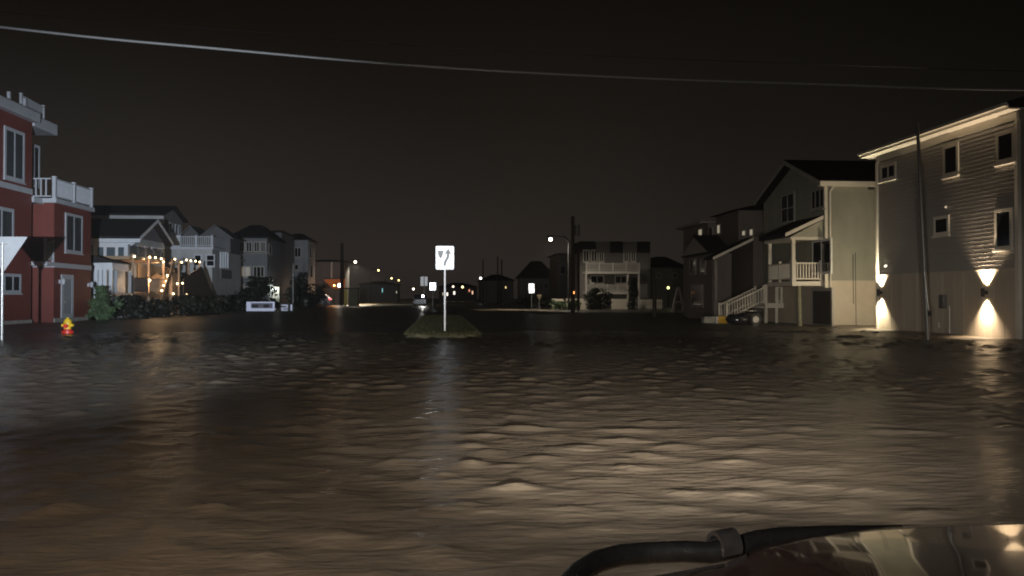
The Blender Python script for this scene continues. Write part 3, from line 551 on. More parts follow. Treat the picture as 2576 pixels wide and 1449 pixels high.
# entry bay with a small gable roof
xb = XC - 1.6; yb0, yb1 = Y_at(1792, xb), Y_at(1728, xb); zbh = Z_at(640, (yb0 + yb1) / 2)
box(hC, 'bay', M_sidC, (xb, yb0, -0.1), (XC - 0.503, yb1, zbh)); ymd = (yb0 + yb1) / 2
MB().prism([(xb - 0.3, yb0 - 0.3, zbh + 0.003), (xb - 0.3, yb1 + 0.3, zbh + 0.003), (xb - 0.3, ymd, zbh + 1.2)], (1.39, 0, 0)).build('bay_roof', M_roof, hC)
MB().prism([(xb - 0.33, yb0 - 0.1, zbh + 0.08), (xb - 0.33, yb1 + 0.1, zbh + 0.08), (xb - 0.33, ymd, zbh + 1.05)], (0.027, 0, 0)).build('bay_pediment', M_trC, hC)
FC2 = Fr('X', xb, -1)
for a in ((1736, 1752, 650, 690), (1762, 1776, 648, 688), (1740, 1770, 715, 770)): window(FC2, hC, a, fw=0.09, frame_m=M_trC)
# porch roof strip between both houses
MB().prism([(XC - 2.2, 44.2, 3.3), (XC - 0.003, 44.2, 4.35), (XC - 0.003, 44.2, 4.5), (XC - 2.2, 44.2, 3.45)], (0, 1.6, 0)).build('side_porch_roof', M_roof, hC)
MB().prism([(XC - 2.22, 44.16, 3.28), (XC - 0.01, 44.16, 4.33), (XC - 0.01, 44.16, 4.48), (XC - 2.22, 44.16, 3.43)], (0, 0.03, 0)).build('side_porch_rake', M_wB, hC)
box(hC, 'side_porch_post', M_trC, (XC - 2.1, 44.3, 0), (XC - 1.95, 44.45, 3.28)); box(hC, 'side_porch_wall', M_sidC, (XC - 0.02, 44.2, 0), (XC + 3, yc0 - 0.003, 4.3))
# white timber A-frame
YT = 70; p = onY(1707, 782, YT); zg = float(ground_z(p.x, YT)); t = thing('trestle', 'pale A-shaped timber trestle standing beyond the picket fence', 'trestle', (p.x, YT, zg)); zt_ = Z_at(722, YT)
for s in (-1, 1): MB().prism([(p.x + s * 0.62, YT, zg - 0.1), (p.x + s * 0.42, YT, zg - 0.1), (p.x + s * 0.02, YT, zt_), (p.x + s * 0.16, YT, zt_)], (0, 0.12, 0)).build('leg', M_trC, t)
box(t, 'cross_bar', M_trC, (p.x - 0.4, YT + 0.122, zg + 0.75), (p.x + 0.4, YT + 0.16, zg + 0.9)); box(t, 'cap_block', M_trC, (p.x - 0.17, YT - 0.02, zt_ - 0.12), (p.x + 0.17, YT + 0.14, zt_ + 0.05))

# ------------------------------------------------------------------ two-deck house facing the camera beyond the crossing
YD = 92.0; FD = Fr('Y', YD, -1); M_sidD = siding('grey_siding_far', (0.16, 0.15, 0.14), 0.15); M_wD = mat('aged_white', (0.52, 0.49, 0.45), 0.5, 0.12, 1)
xd0, xd1 = X_at(1459, YD), X_at(1636, YD); zdt = Z_at(606, YD)
hD = thing('house', 'far two-deck house with white railings behind the white fence', 'house', ((xd0 + xd1) / 2, YD + 4, 0))
box(hD, 'main_wall', M_sidD, (xd0, YD, 0), (xd1, YD + 10, zdt - 1.2))
for i, (a, b2, m) in enumerate(((1459, 1498, M_roof), (1499, 1534, M_sidD), (1535, 1566, M_roof), (1567, 1602, M_sidD), (1603, 1636, M_roof))):
    box(hD, 'parapet_bay', m, (X_at(a, YD) + 0.01, YD - (0.15 if i % 2 else 0.02), zdt - 1.2), (X_at(b2, YD), YD + 5, zdt + (0.0 if i % 2 else 0.05)))
YDf = YD - 2.4; FDf = Fr('Y', YDf, -1)
for (yt, yf, a, b2) in ((661, 681, 1474, 1610), (716, 733, 1474, 1582)):
    z = Z_at(yf, YDf); box(hD, 'deck_floor', M_wD, (X_at(a, YDf), YDf, z - 0.28), (X_at(b2, YDf), YD - 0.003, z))
    railing(hD, (X_at(a, YDf) + .06, YDf + 0.06, z), (X_at(b2, YDf) - .06, YDf + 0.06, z), Z_at(yt, YDf) - z, M_wD, 0.16, 0.05, nposts=3)
for px in (1475, 1580, 1608): box(hD, 'deck_post', M_wD, (X_at(px, YDf) - 0.08, YDf + 0.12, 0), (X_at(px, YDf) + 0.08, YDf + 0.27, Z_at(686, YDf)))
for a in ((1466, 1483, 628, 660), (1486, 1503, 628, 660), (1506, 1520, 628, 660), (1568, 1582, 630, 660), (1586, 1600, 630, 660), (1484, 1520, 692, 714), (1546, 1578, 692, 714)): window(FD, hD, a, fw=0.14, frame_m=M_wD, mull=1)
M_fence = mat('white_fence', (0.66, 0.60, 0.50), 0.55, 0.1, 1)
def fence(a, b2, y0, Y, label, board=0.28, gap=0.01, point=False):
    x0, x1 = X_at(a, Y), X_at(b2, Y); zt = Z_at(y0, Y); zg = float(ground_z((x0 + x1) / 2, Y)) - 0.02; t = thing('fence', label, 'fence', ((x0 + x1) / 2, Y, zg))
    n = int((x1 - x0) / (board + gap)); me = MB().prism([(0, 0, 0), (board, 0, 0), (board, 0, zt - zg - (0.1 if point else 0)), (board / 2, 0, zt - zg), (0, 0, zt - zg - (0.1 if point else 0))], (0, 0.025, 0)).mesh('board', M_fence)
    for i in range(n): piece(me, 'board', (x0 + i * (board + gap), Y + 0.004 * (i % 2), zg), t)
    for z in (zg + 0.25, zt - 0.25): box(t, 'fence_rail', M_fence, (x0, Y + 0.035, z), (x1, Y + 0.09, z + 0.09))
    return t
fence(1388, 1420, 752, 86, 'left short stretch of white board fence behind verge shrubs'); fence(1424, 1482, 751, 85, 'middle stretch of white board fence behind the tall utility pole')
fence(1538, 1602, 752, 87, 'right stretch of bright white board fence below the two-deck house'); fence(1610, 1668, 752, 87.5, 'pale picket fence with gaps right of the board fence', 0.11, 0.09, True)

# ------------------------------------------------------------------ red house (left)
XR = -19.6; FR = Fr('X', XR, 1); XR1 = -20.3; FR1 = Fr('X', XR1, 1); XR2 = -19.0; FR2 = Fr('X', XR2, 1); XRb = -31
yR0 = Y_at(-260, XR); yRa = Y_at(78, XR); yRb = Y_at(135, XR2); yRc = Y_at(228, XR2)
M_rtrim = mat('bluish_white_trim', (0.48, 0.50, 0.54), 0.45, 0.08, 2)
hR = thing('house', 'red sided three-storey house with white trim and roof deck at left', 'house', (XR - 5, yRa, 0))
z3 = Z_at(330, Y_at(60, XR)) + 0.35; zr2 = Z_at(519, yRb) ; zf1 = Z_at(662, yRb)
zR3 = 1.25 + (750 - 306) / F * Y_at(30, XR)
box(hR, 'main_wall', M_red, (XRb, yR0, -0.1), (XR, yRa, zR3)); yRt = Y_at(120, XR1)
box(hR, 'recess_wall', M_red, (XRb, yRa + 0.003, -0.1), (XR1, yRb + 0.5, zR3)); 
box(hR, 'deck_block', M_red, (XRb + 2, yRb, -0.1), (XR2, yRc, zr2))
# cornices
FR.box(MB(), yR0, yRa + 0.1, zR3 - 0.02, zR3 + 0.45, -6, 0.35).build('cornice', M_rtrim, hR, bevel=0.04); FR1.box(MB(), yRa + 0.11, yRb + 1.6, zR3 - 0.15, zR3 + 0.4, -6, 0.75).build('cornice', M_rtrim, hR, bevel=0.04)
for px, yt in ((27, 252), (67, 268)):
    y = Y_at(px, XR); box(hR, 'roof_post', M_rtrim, (XR - 0.2, y - 0.06, zR3 + 0.4), (XR - 0.08, y + 0.06, 1.25 + (750 - yt) / F * y))
y = Y_at(66, XR); railing(hR, (XR - 0.3, y, zR3 + 0.45), (XR - 0.3, yRb + 0.8, zR3 + 0.38), 0.75, M_rtrim, 0.2, 0.05, panel=True)
zb = 1.25 + (750 - 485) / F * Y_at(40, XR); FR.box(MB(), yR0, yRa - 0.0, zb - 0.13, zb + 0.13, -0.01, 0.04).build('belt_trim', M_rtrim, hR)
zb = Z_at(672, yRb + 1.5); FR2.box(MB(), yRb, yRc + 0.02, zb - 0.12, zb + 0.12, -0.01, 0.04).build('belt_trim', M_rtrim, hR)
MB().box((XR1 + 0.002, yRb - 0.04, zb - 0.12), (XR2 + 0.0, yRb - 0.002, zb + 0.12)).build('belt_trim', M_rtrim, hR)
FR.box(MB(), yR0, yRa, -0.1, 0.22, -0.01, 0.06).build('foundation', M_conc, hR); FR2.box(MB(), yRb, yRc, -0.1, 0.25, -0.01, 0.05).build('foundation', M_conc, hR)
# roof deck over the two-storey block
FR2.box(MB(), yRb - 0.1, yRc + 0.12, zr2 + 0.002, zr2 + 0.22, -4, 0.14).build('deck_cornice', M_rtrim, hR)
zz = zr2 + 0.22; railing(hR, (XR2, yRb + 0.02, zz), (XR2, yRc, zz), 1.0, M_rtrim, 0.16, 0.05, panel=False, nposts=1, pw=0.16); railing(hR, (XR2 - 0.15, yRb, zz), (XR2 - 1.1, yRb, zz), 1.0, M_rtrim, 0.2, 0.06, posts=False)
# windows and doors
window(FR, hR, (9, 60, 325, 455), mull=1, fw=0.16, frame_m=M_rtrim, glass_m=M_curt); window(FR1, hR, (82, 98, 365, 470), fw=0.13, frame_m=M_rtrim)
window(FR2, hR, (163, 206, 539, 637), mull=1, fw=0.14, frame_m=M_rtrim, glass_m=M_curt); window(FR, hR, (-12, 51, 688, 738), mull=2, fw=0.14, frame_m=M_rtrim); window(FR, hR, (-30, 33, 520, 610), mull=1, fw=0.16, frame_m=M_rtrim, glass_m=M_curt)
window(FR1, hR, (80, 106, 526, 640), mull=1, fw=0.2, frame_m=M_rtrim, sill=False, name='balcony_door'); window(FR1, hR, (79, 98, 690, 738), fw=0.12, frame_m=M_rtrim)
d = window(FR2, hR, (153, 183, 691, 800), fw=0.22, frame_m=M_rtrim, glass_m=mat('grey_door', (0.33, 0.35, 0.38), 0.45, 0.06), sill=False, name='door')
u0, u1, v0, v1 = FR2.rect(153, 183, 691, 800); MB().ball(FR2.P(u0 + 0.32, 1.05, 0.06), 0.045, 8).build('door_knob', M_galv, d, smooth=True)
# balcony in the recess
zbf = Z_at(662, yRa + 0.6); box(hR, 'balcony_floor', M_rtrim, (XR1 + 0.002, yRa + 0.05, zbf - 0.2), (XR2 + 0.1, yRb - 0.05, zbf)); railing(hR, (XR2 + 0.0, yRa + 0.1, zbf), (XR2 + 0.0, yRb - 0.1, zbf), 1.0, M_rtrim, panel=True)
zs = Z_at(514, yRb - 0.5); box(hR, 'balcony_soffit', M_rtrim, (XR1 + 0.002, yRa + 0.02, zs - 0.12), (XR + 0.1, yRb - 0.003, zs + 0.15))
for px, py in ((149, 708), (221, 716)):
    u, v = FR2.uv(px, py); q = MB(); q.lathe(FR2.P(u, v - 0.16, 0.2), [(0.06, 0), (0.09, 0.05), (0.11, 0.24), (0.04, 0.32)], 10); q.box(FR2.P(u - .07, v - .1, 0.0), FR2.P(u + .07, v + .08, 0.1)); q.build('lantern', M_rtrim, hR, smooth=True)

# ------------------------------------------------------------------ blue house (left)
XU = -20.0; FU = Fr('X', XU, 1); yU0 = Y_at(338, XU); yU1 = Y_at(413, XU); FUy = Fr('Y', yU0, -1); XUb = -34
M_sidU = siding('slate_blue_siding', (0.38, 0.45, 0.52), 0.13); M_blw = mat('pale_blue_trim', (0.76, 0.80, 0.86), 0.45, 0.08, 2); M_gabU = siding('slate_gable', (0.13, 0.14, 0.18), 0.12)
hU = thing('house', 'slate blue gabled house with wide white-framed window behind the red house', 'house', (XU - 5, (yU0 + yU1) / 2, 0))
zue = Z_at(602, yU0); yum = (yU0 + yU1) / 2; zua = Z_at(566, yum)
box(hU, 'wall', M_sidU, (XUb, yU0, -0.1), (XU, yU1, zue))
MB().prism([(XU - 0.02, yU0, zue), (XU - 0.02, yU1, zue), (XU - 0.02, yum, zua)], (XUb - XU, 0, 0)).build('gable', M_gabU, hU)
for ya in (yU0 - 0.4, yU1 + 0.4):
    zl = zue - 0.12
    MB().prism([(XU + 0.5, ya, zl), (XU + 0.5, yum, zua + 0.1), (XU + 0.5, yum, zua + 0.28), (XU + 0.5, ya, zl + 0.18)], (XUb - XU - 0.5, 0, 0)).build('roof_slope', M_roof, hU)
    MB().prism([(XU + 0.53, ya, zl - 0.06), (XU + 0.53, yum, zua + 0.04), (XU + 0.53, yum, zua + 0.28), (XU + 0.53, ya, zl + 0.18)], (-0.027, 0, 0)).build('rake_board', M_blw, hU)
FUy.box(MB(), XUb, XU + 0.5, zue - 0.34, zue - 0.1, 0.402, 0.43).build('fascia', M_blw, hU); FUy.box(MB(), XUb, XU, zue - 0.5, zue - 0.352, 0.0, 0.05).build('frieze_board', M_blw, hU)
window(FUy, hU, (236, 323, 612, 671), mull=2, fw=0.26, frame_m=M_blw, glass_m=mat('blue_blind_glass', (0.10, 0.14, 0.17), 0.12, 0.1, 1), depth=0.08)
FUy.box(MB(), XUb, XU - 0.02, Z_at(686, yU0), Z_at(676, yU0), 0.0, 0.06).build('belt_trim', M_blw, hU)
FUy.box(MB(), XU - 0.16, XU + 0.02, 0, zue - 0.52, 0.003, 0.05).build('corner_trim', M_blw, hU)
for a in ((345, 358, 618, 650), (362, 374, 620, 651), (380, 392, 622, 652), (396, 407, 624, 652)): window(FU, hU, a, fw=0.1, frame_m=M_blw)
# small hipped annex with white columns in front of it
yx0 = 51.0; ax0, ax1 = X_at(225, yx0), X_at(283, yx0); za = Z_at(664, yx0)
an = thing('porch_annex', 'small hip-roofed porch with white columns between red and blue houses', 'porch', ((ax0 + ax1) / 2, yx0 + 1, 0))
box(an, 'back_wall', M_sidU, (ax0 - 2, yx0 + 1.2, -0.1), (ax1 - 0.2, yx0 + 2.5, za)); box(an, 'entablature', M_blw, (ax0 - 2, yx0 - 0.05, za - 0.4), (ax1, yx0 + 2.5, za))
MB().prism([(ax0 - 2, yx0 - 0.3, za + 0.003), (ax1 + 0.3, yx0 - 0.3, za + 0.003), (ax1 - 0.9, yx0 - 0.3, za + 0.42), (ax0 - 2, yx0 - 0.3, za + 0.6)], (0, 2.9, 0)).build('roof', M_roof, an)
for px in (232, 241, 252, 263, 278): 
    xx = X_at(px, yx0); box(an, 'column', M_blw, (xx - 0.09, yx0, 0), (xx + 0.09, yx0 + 0.18, za - 0.4))
box(an, 'base_step', M_blw, (ax0 - 2, yx0 - 0.2, -0.1), (ax1 + 0.15, yx0 + 1.2, 0.3))

# ------------------------------------------------------------------ deck house (left) and its lamp-strung decks
M_sidW = siding('white_siding_left', (0.60, 0.62, 0.64), 0.14); M_sidG = siding('beige_siding_left', (0.36, 0.35, 0.33), 0.14); M_deckw = mat('deck_timber', (0.40, 0.27, 0.17), 0.6, 0.2, 3); M_dgab = siding('grey_gable', (0.16, 0.16, 0.17), 0.12)
hT = thing('house', 'tall pale house rising behind the slate blue house with dark eaves', 'house', (-28, 76, 0)); XT = -24.0; FT = Fr('X', XT, 1); yT0 = Y_at(402, XT); yT1 = Y_at(458, XT)
zT = Z_at(546, yT0); ymT = (yT0 + yT1) / 2
box(hT, 'wall', M_sidG, (-38, yT0, -0.1), (XT, yT1, zT)); MB().prism([(XT - 0.01, yT0, zT), (XT - 0.01, yT1, zT), (XT - 0.01, ymT, zT + 0.9)], (-13.9, 0, 0)).build('gable', M_sidG, hT)
for ya in (yT0 - 0.4, yT1 + 0.4): MB().prism([(XT + 0.4, ya, zT - 0.1), (XT + 0.4, ymT, zT + 0.95), (XT + 0.4, ymT, zT + 1.1), (XT + 0.4, ya, zT + 0.05)], (-14.4, 0, 0)).build('roof_slope', M_roof, hT)
Fr('Y', yT0, -1).box(MB(), -38, XT + 0.4, zT - 0.75, zT - 0.12, 0.02, 0.42).build('eave_band', M_sidW, hT)
for a in ((425, 433, 560, 598), (440, 446, 564, 600), (449, 454, 566, 600)): window(FT, hT, a, fw=0.12, frame_m=M_blw)

XK = -20.0; yK0 = 76.5; yK1 = Y_at(580, XK); FKy = Fr('Y', yK0, -1); FK = Fr('X', XK, 1); zK = Z_at(630, yK0); xk0 = X_at(452, yK0)
hK = thing('house', 'white two-storey house with roof deck and twin small gables', 'house', (XK - 2, yK0 + 2, 0))
box(hK, 'wall', M_sidW, (xk0 - 4, yK0, -0.1), (XK, yK1 + 4, zK)); box(hK, 'deck_band', M_blw, (xk0 - 4.1, yK0 - 0.12, zK + 0.002), (XK + 0.12, yK1 + 0.1, zK + 0.22))
zd = zK + 0.22; railing(hK, (xk0, yK0 - 0.02, zd), (XK, yK0 - 0.02, zd), Z_at(598, yK0) - zd, M_blw, 0.155, 0.06, nposts=1, pw=0.14); railing(hK, (XK + 0.02, yK0 + 0.15, zd), (XK + 0.02, yK1, zd), Z_at(598, yK0) - zd, M_blw, panel=True)
railing(hK, (X_at(409, yK0), yK0 - 0.02, zd + 0.1), (X_at(433, yK0), yK0 - 0.02, zd + 0.1), 1.05, M_blw, 0.155, 0.06, pw=0.14); box(hK, 'deck_screen', M_blw, (X_at(434, yK0), yK0 - 0.05, zd), (X_at(451, yK0), yK0 + 0.02, zd + 1.0))
yg = 81.2
for a, b2, ap in ((454, 501, 575), (503, 579, 574)):
    x0, x1 = X_at(a, yg), X_at(b2, yg); zb_ = Z_at(600, yg); za_ = Z_at(ap, yg)
    MB().prism([(x0, yg, zb_), (x1, yg, zb_), ((x0 + x1) / 2, yg, za_)], (0, 4, 0)).build('gable', M_dgab, hK); box(hK, 'gable_wall', M_dgab, (x0, yg + 0.002, zK), (x1, yg + 4, zb_))
    for s, xa in ((0, x0), (1, x1)):
        xm = (x0 + x1) / 2; MB().prism([(xa + (0.25 if s else -0.25), yg - 0.2, zb_ - 0.2), (xm, yg - 0.2, za_ + 0.02), (xm, yg - 0.2, za_ + 0.17), (xa + (0.25 if s else -0.25), yg - 0.2, zb_ - 0.05)], (0, 4.3, 0)).build('gable_roof', M_dgab, hK)
window(FKy, hK, (518, 541, 640, 671), trans=1, fw=0.1, frame_m=M_blw); window(FKy, hK, (488, 508, 640, 670), fw=0.1, frame_m=M_blw)
for px in (556, 562, 568, 574): y = Y_at(px, XK + 0.1); FK.box(MB(), y - 0.07, y + 0.07, Z_at(676, y), Z_at(636, y), 0.0, 0.14).build('screen_slat', M_blw, hK)
FK.box(MB(), Y_at(554, XK), yK1, Z_at(700, 78), Z_at(678, 78), 0, 0.1).build('grey_panel', M_dgab, hK)  # dark grey panel on the wall below the slats
# timber decks and stair in front, strung with bulbs
XQ = -18.2; dk = thing('timber_deck', 'two-level timber deck with stair hung with warm bulbs', 'deck', (XQ, 66, 0)); FQ = Fr('X', XQ, 1)
yq0, yq1 = Y_at(335, XQ), Y_at(505, XQ); zq1 = 1.55; 
box(dk, 'lower_floor', M_deckw, (XQ - 1.7, yq0, zq1 - 0.2), (XQ, Y_at(430, XQ), zq1)); box(dk, 'back_wall', mat('tan_wall', (0.42, 0.32, 0.22), 0.6, 0.15, 1), (XQ - 1.75, yU0 + 0.3, -0.05), (XQ - 1.70, Y_at(440, XQ - 1.7), 3.5))
railing(dk, (XQ - 0.05, Y_at(376, XQ), zq1), (XQ - 0.05, Y_at(418, XQ), zq1), 0.95, M_deckw, 0.17, 0.06, nposts=1); railing(dk, (XQ - 0.05, yq0, zq1), (XQ - 0.05, Y_at(372, XQ), zq1), 0.95, M_dark, 0.2, 0.05)
box(dk, 'upper_floor', M_deckw, (XQ - 1.7, yq0, 3.55), (XQ - 0.2, Y_at(413, XQ), 3.75)); railing(dk, (XQ - 0.25, yq0, 3.75), (XQ - 0.25, Y_at(413, XQ), 3.75), 0.6, M_dgab, panel=True, nposts=3)
for px in (337, 377, 414, 434, 452, 476, 504): y = Y_at(px, XQ); box(dk, 'post', M_deckw, (XQ - 0.12, y - 0.06, -0.1), (XQ, y + 0.06, 3.9 if px < 500 else 4.0))
ys0, ys1 = Y_at(420, XQ + 0.2), Y_at(434, XQ + 0.2); zs0 = zq1; zs1 = Z_at(660, ys1)
MB().prism([(XQ + 0.2, ys0 - 1.5, 1.0), (XQ + 0.2, ys0 - 1.0, 1.0), (XQ + 0.2, ys1, zs1 - 0.5), (XQ + 0.2, ys1, zs1)], (0.06, 0, 0)).build('stair_stringer', M_deckw, dk)
ya_, yb_ = Y_at(436, XQ), Y_at(455, XQ); box(dk, 'landing_panel', M_deckw, (XQ - 0.3, ya_, 0.2), (XQ - 0.2, yb_, Z_at(686, ya_))); box(dk, 'landing_rail', M_deckw, (XQ - 0.3, ya_, Z_at(667, ya_)), (XQ - 0.16, yb_, Z_at(665, ya_) + 0.1))
yc_, yd_ = Y_at(458, XQ), Y_at(503, XQ); box(dk, 'far_floor', M_dark, (XQ - 1.5, yc_, Z_at(690, yc_) - 0.2), (XQ, yd_, Z_at(690, yc_)))
MB().prism([(XQ + 0.05, yd_, Z_at(672, yd_)), (XQ + 0.05, yd_ + 5.0, 0.4), (XQ + 0.05, yd_ + 5.0, -0.1), (XQ + 0.05, yc_, -0.1), (XQ + 0.05, yc_, Z_at(702, yc_))], (0.07, 0, 0)).build('stair_side', mat('brown_screen', (0.10, 0.07, 0.05), 0.7, 0.2, 2), dk)
t = thing('patio_umbrella', 'folded tan patio umbrella glowing on the lower timber deck', 'umbrella', (XQ - 0.7, Y_at(396, XQ - 0.7), zq1)); yy = Y_at(396, XQ - 0.7)
MB().lathe((XQ - 0.7, yy, zq1), [(0.03, 0), (0.03, 0.7), (0.75, 0.75), (0.7, 0.95), (0.03, 1.35), (0.02, 1.45)], 10).build('canopy', mat('tan_canvas', (0.5, 0.33, 0.2), 0.8), t)
bulbs = [(338, 645), (377, 647), (391, 648), (406, 651), (411, 659), (440, 652), (457, 660), (469, 654), (480, 656), (492, 657), (502.5, 659), (377, 705), (421, 693), (422.5, 698), (418, 707), (411.5, 718), (407, 731), (446, 713.5), (459, 712.5), (436, 739), (469, 741)]
sl = thing('string_lights', 'festoon of warm round bulbs strung along the timber decks', 'string lights', (XQ, 66, 3.8))
bme = MB().ball((0, 0, 0), 0.062, 10).mesh('bulb', emis('bulb_warm', (1.0, 0.72, 0.36), 10), smooth=True)
pos = [onX(a, b2, XQ + 0.12) for a, b2 in bulbs]
for p in pos: piece(bme, 'bulb', p, sl)
for grp in (pos[:11], pos[12:17]):
    path = []
    for a, b2 in zip(grp[:-1], grp[1:]):
        path += [a + Vector((0, 0, 0.09)), (a + b2) / 2 + Vector((0, 0, 0.0))]
    path.append(grp[-1] + Vector((0, 0, 0.09))); MB().tube(path, 0.012, 5).build('cord', M_black, sl)
for k, e in ((1, 38), (4, 38), (6, 38), (9, 34), (11, 60), (14, 50), (17, 60), (20, 8)): lamp('POINT', pos[k] + Vector((-0.35, 0, -0.12)), e, (1.0, 0.62, 0.32), sl, 0.06)

# ------------------------------------------------------------------ two more houses down the left row
def simple_house(label, X, Y0, px0, px1, ytop, sidem, roofm, wins, side=(), Yd=9, roofh=1.2, trim=None):
    """box house: camera-facing wall from px0..px1 at Y0 with its street corner at X"""
    f = Fr('Y', Y0, -1); x0, x1 = X_at(px0, Y0), X_at(px1, Y0); zt = Z_at(ytop, Y0); t = thing('house', label, 'house', ((x0 + x1) / 2, Y0 + Yd / 2, 0))
    box(t, 'wall', sidem, (x0, Y0, -0.1), (x1, Y0 + Yd, zt))
    cx_, cy_ = (x0 + x1) / 2, Y0 + Yd / 2; o = 0.4; q = 0.25
    mb = MB(); a = [(x0 - o, Y0 - o), (x1 + o, Y0 - o), (x1 + o, Y0 + Yd + o), (x0 - o, Y0 + Yd + o)]
    mb.add([(p[0], p[1], zt + 0.002) for p in a] + [(p[0], p[1], zt + 0.15) for p in a] + [(cx_ + (p[0] - cx_) * q, cy_ + (p[1] - cy_) * q, zt + 0.15 + roofh) for p in a],
           [(3, 2, 1, 0), (8, 9, 10, 11)] + [(i, (i + 1) % 4, (i + 1) % 4 + 4, i + 4) for i in range(4)] + [(i + 4, (i + 1) % 4 + 4, (i + 1) % 4 + 8, i + 8) for i in range(4)])
    mb.build('roof', roofm, t)
    for wn in wins: window(f, t, wn[:4], mull=wn[4] if len(wn) > 4 else 0, fw=0.14, frame_m=trim or M_wD, glass_m=wn[5] if len(wn) > 5 else None)
    fs_ = Fr('X', x1, 1 if x1 < 0 else -1)
    for wn in side: window(fs_, t, wn[:4], fw=0.14, frame_m=trim or M_wD, glass_m=wn[4] if len(wn) > 4 else None)
    return t, x0, x1, zt
M_sid5 = siding('grey_blue_siding', (0.25, 0.26, 0.28), 0.14); M_winl = emis('lit_window_soft', (1.0, 0.85, 0.6), 0.10); M_winh = emis('lit_window_bright', (1.0, 0.88, 0.62), 0.5)
t, x0, x1, zt = simple_house('grey house with white window band and dark hip roof, left row', -20, 97, 582, 672, 602, M_sid5, M_roof, [(583, 597, 607, 634), (601, 617, 607, 635, 1), (618, 635, 607, 635, 1), (638, 654, 607, 635, 1), (655, 669, 607, 635, 1), (600, 632, 669, 698, 1, M_winl), (636, 666, 669, 698, 2)], [(676, 683, 612, 640)], roofh=1.6)
f = Fr('Y', 97, -1); f.box(MB(), x0, x1 + 0.05, Z_at(640, 97), Z_at(637, 97), 0, 0.1).build('belt_trim', M_wD, t); f.box(MB(), x0, x1, Z_at(740, 97), Z_at(716, 97), 0, 0.06).build('base_panel', M_wD, t)
for px in (604, 586): box(t, 'column', M_wD, (X_at(px, 95.6) - .12, 95.5, 0), (X_at(px, 95.6) + .12, 95.7, Z_at(658, 95.6)))
box(t, 'porch_roof', M_wD, (x0 - 0.3, 95.3, Z_at(658, 95.6)), (X_at(612, 95.6), 96.9, Z_at(654, 95.6)))
# twin porch lamps
t2 = thing('porch_lamp', 'pair of bright white porch lamps beside the grey hip-roofed house', 'lamp', (X_at(689, 100), 100.2, Z_at(740, 100)))
xx = X_at(689, 100); box(t2, 'bracket', M_wD, (xx - 0.6, 100.0, Z_at(741, 100) - 1.6), (xx + 0.6, 100.25, Z_at(722, 100)))
for px in (684, 694): MB().ball((X_at(px, 99.8), 99.85, Z_at(728, 99.8)), 0.17, 10).build('globe', emis('porch_white', (0.9, 1.0, 0.88), 16), t2, smooth=True)
lamp('POINT', (xx, 99.2, Z_at(728, 99.5)), 60, (0.9, 1.0, 0.88), t2, 0.2)
simple_house('narrow dark grey house wedged between two left row houses', -20.4, 112, 676, 708, 588, M_sid5, M_roof, [(695, 699, 620, 640, 0, M_winh), (680, 690, 612, 636)], roofh=0.4)
simple_house('pale grey three-storey house at the far end of left row', -20, 127, 712, 775, 606, siding('pale_grey_siding', (0.38, 0.39, 0.41), 0.16), M_roof, [(716, 722, 620, 636, 0, M_winl), (727, 733, 620, 636, 0, M_winl), (740, 758, 622, 648, 1), (722, 736, 664, 680), (740, 752, 664, 680)], [(778, 783, 612, 650), (780, 786, 665, 700)], roofh=1.0, Yd=7)
# long dark building with an orange lit gable behind the pole
t, x0, x1, zt = simple_house('dark long building with orange lit gable end', -20, 140, 770, 868, 660, M_sidC, M_roof, [], roofh=0.3, Yd=6)
og = Fr('Y', 139, -1); P_ = [onY(813, 703, 138.9), onY(868, 701, 138.9), onY(866, 728, 138.9), onY(838, 727, 138.9)]
MB().prism(P_, (0, 0.9, 0)).build('orange_gable', mat('orange_panel', (0.75, 0.24, 0.06), 0.6, 0.1, 1), t)
box(t, 'white_pilaster', M_wD, (X_at(832, 139.4), 139.3, Z_at(700, 139.4)), (X_at(836, 139.4), 139.8, Z_at(660, 139.4)))
def lantern(px, py, Y, r, col, st, power, label, cat='lamp'):
    p = onY(px, py, Y); zg = float(ground_z(p.x, Y)); t = thing('post_lamp', label, cat, (p.x, Y, zg))
    MB().tube([(p.x, Y, zg - 0.1), (p.x, Y, p.z - r)], 0.05, 8).build('post', M_dark, t); MB().ball(p, r, 10).build('globe', emis('glow_%s' % label[:14].replace(' ', '_'), col, st), t, smooth=True)
    if power: lamp('POINT', p + Vector((0, -r - 0.3, 0)), power, col, t, 0.15)
    return t
lantern(854, 718, 134, 0.28, (1.0, 0.9, 0.75), 16, 80, 'bright white lamp before the orange gable'); lantern(841, 718, 136, 0.16, (1.0, 0.4, 0.1), 8, 90, 'small orange lamp under the orange gable')
# yellow lit arch-like kiosk beside the utility pole
Yk = 126; t = thing('kiosk', 'dark kiosk with lit yellow post right of the dark utility pole', 'kiosk', (X_at(880, Yk), Yk, 0.1))
box(t, 'body', mat('olive_panel', (0.12, 0.11, 0.05), 0.6), (X_at(876, Yk), Yk, 0), (X_at(900, Yk), Yk + 2, Z_at(726, Yk))); box(t, 'yellow_post', mat('kiosk_yellow', (0.6, 0.5, 0.1), 0.6), (X_at(866, Yk), Yk - 0.1, 0), (X_at(873, Yk), Yk + 0.4, Z_at(727, Yk))); box(t, 'canopy', M_dark, (X_at(864, Yk), Yk - 0.3, Z_at(727, Yk)), (X_at(902, Yk), Yk + 2.2, Z_at(724, Yk)))

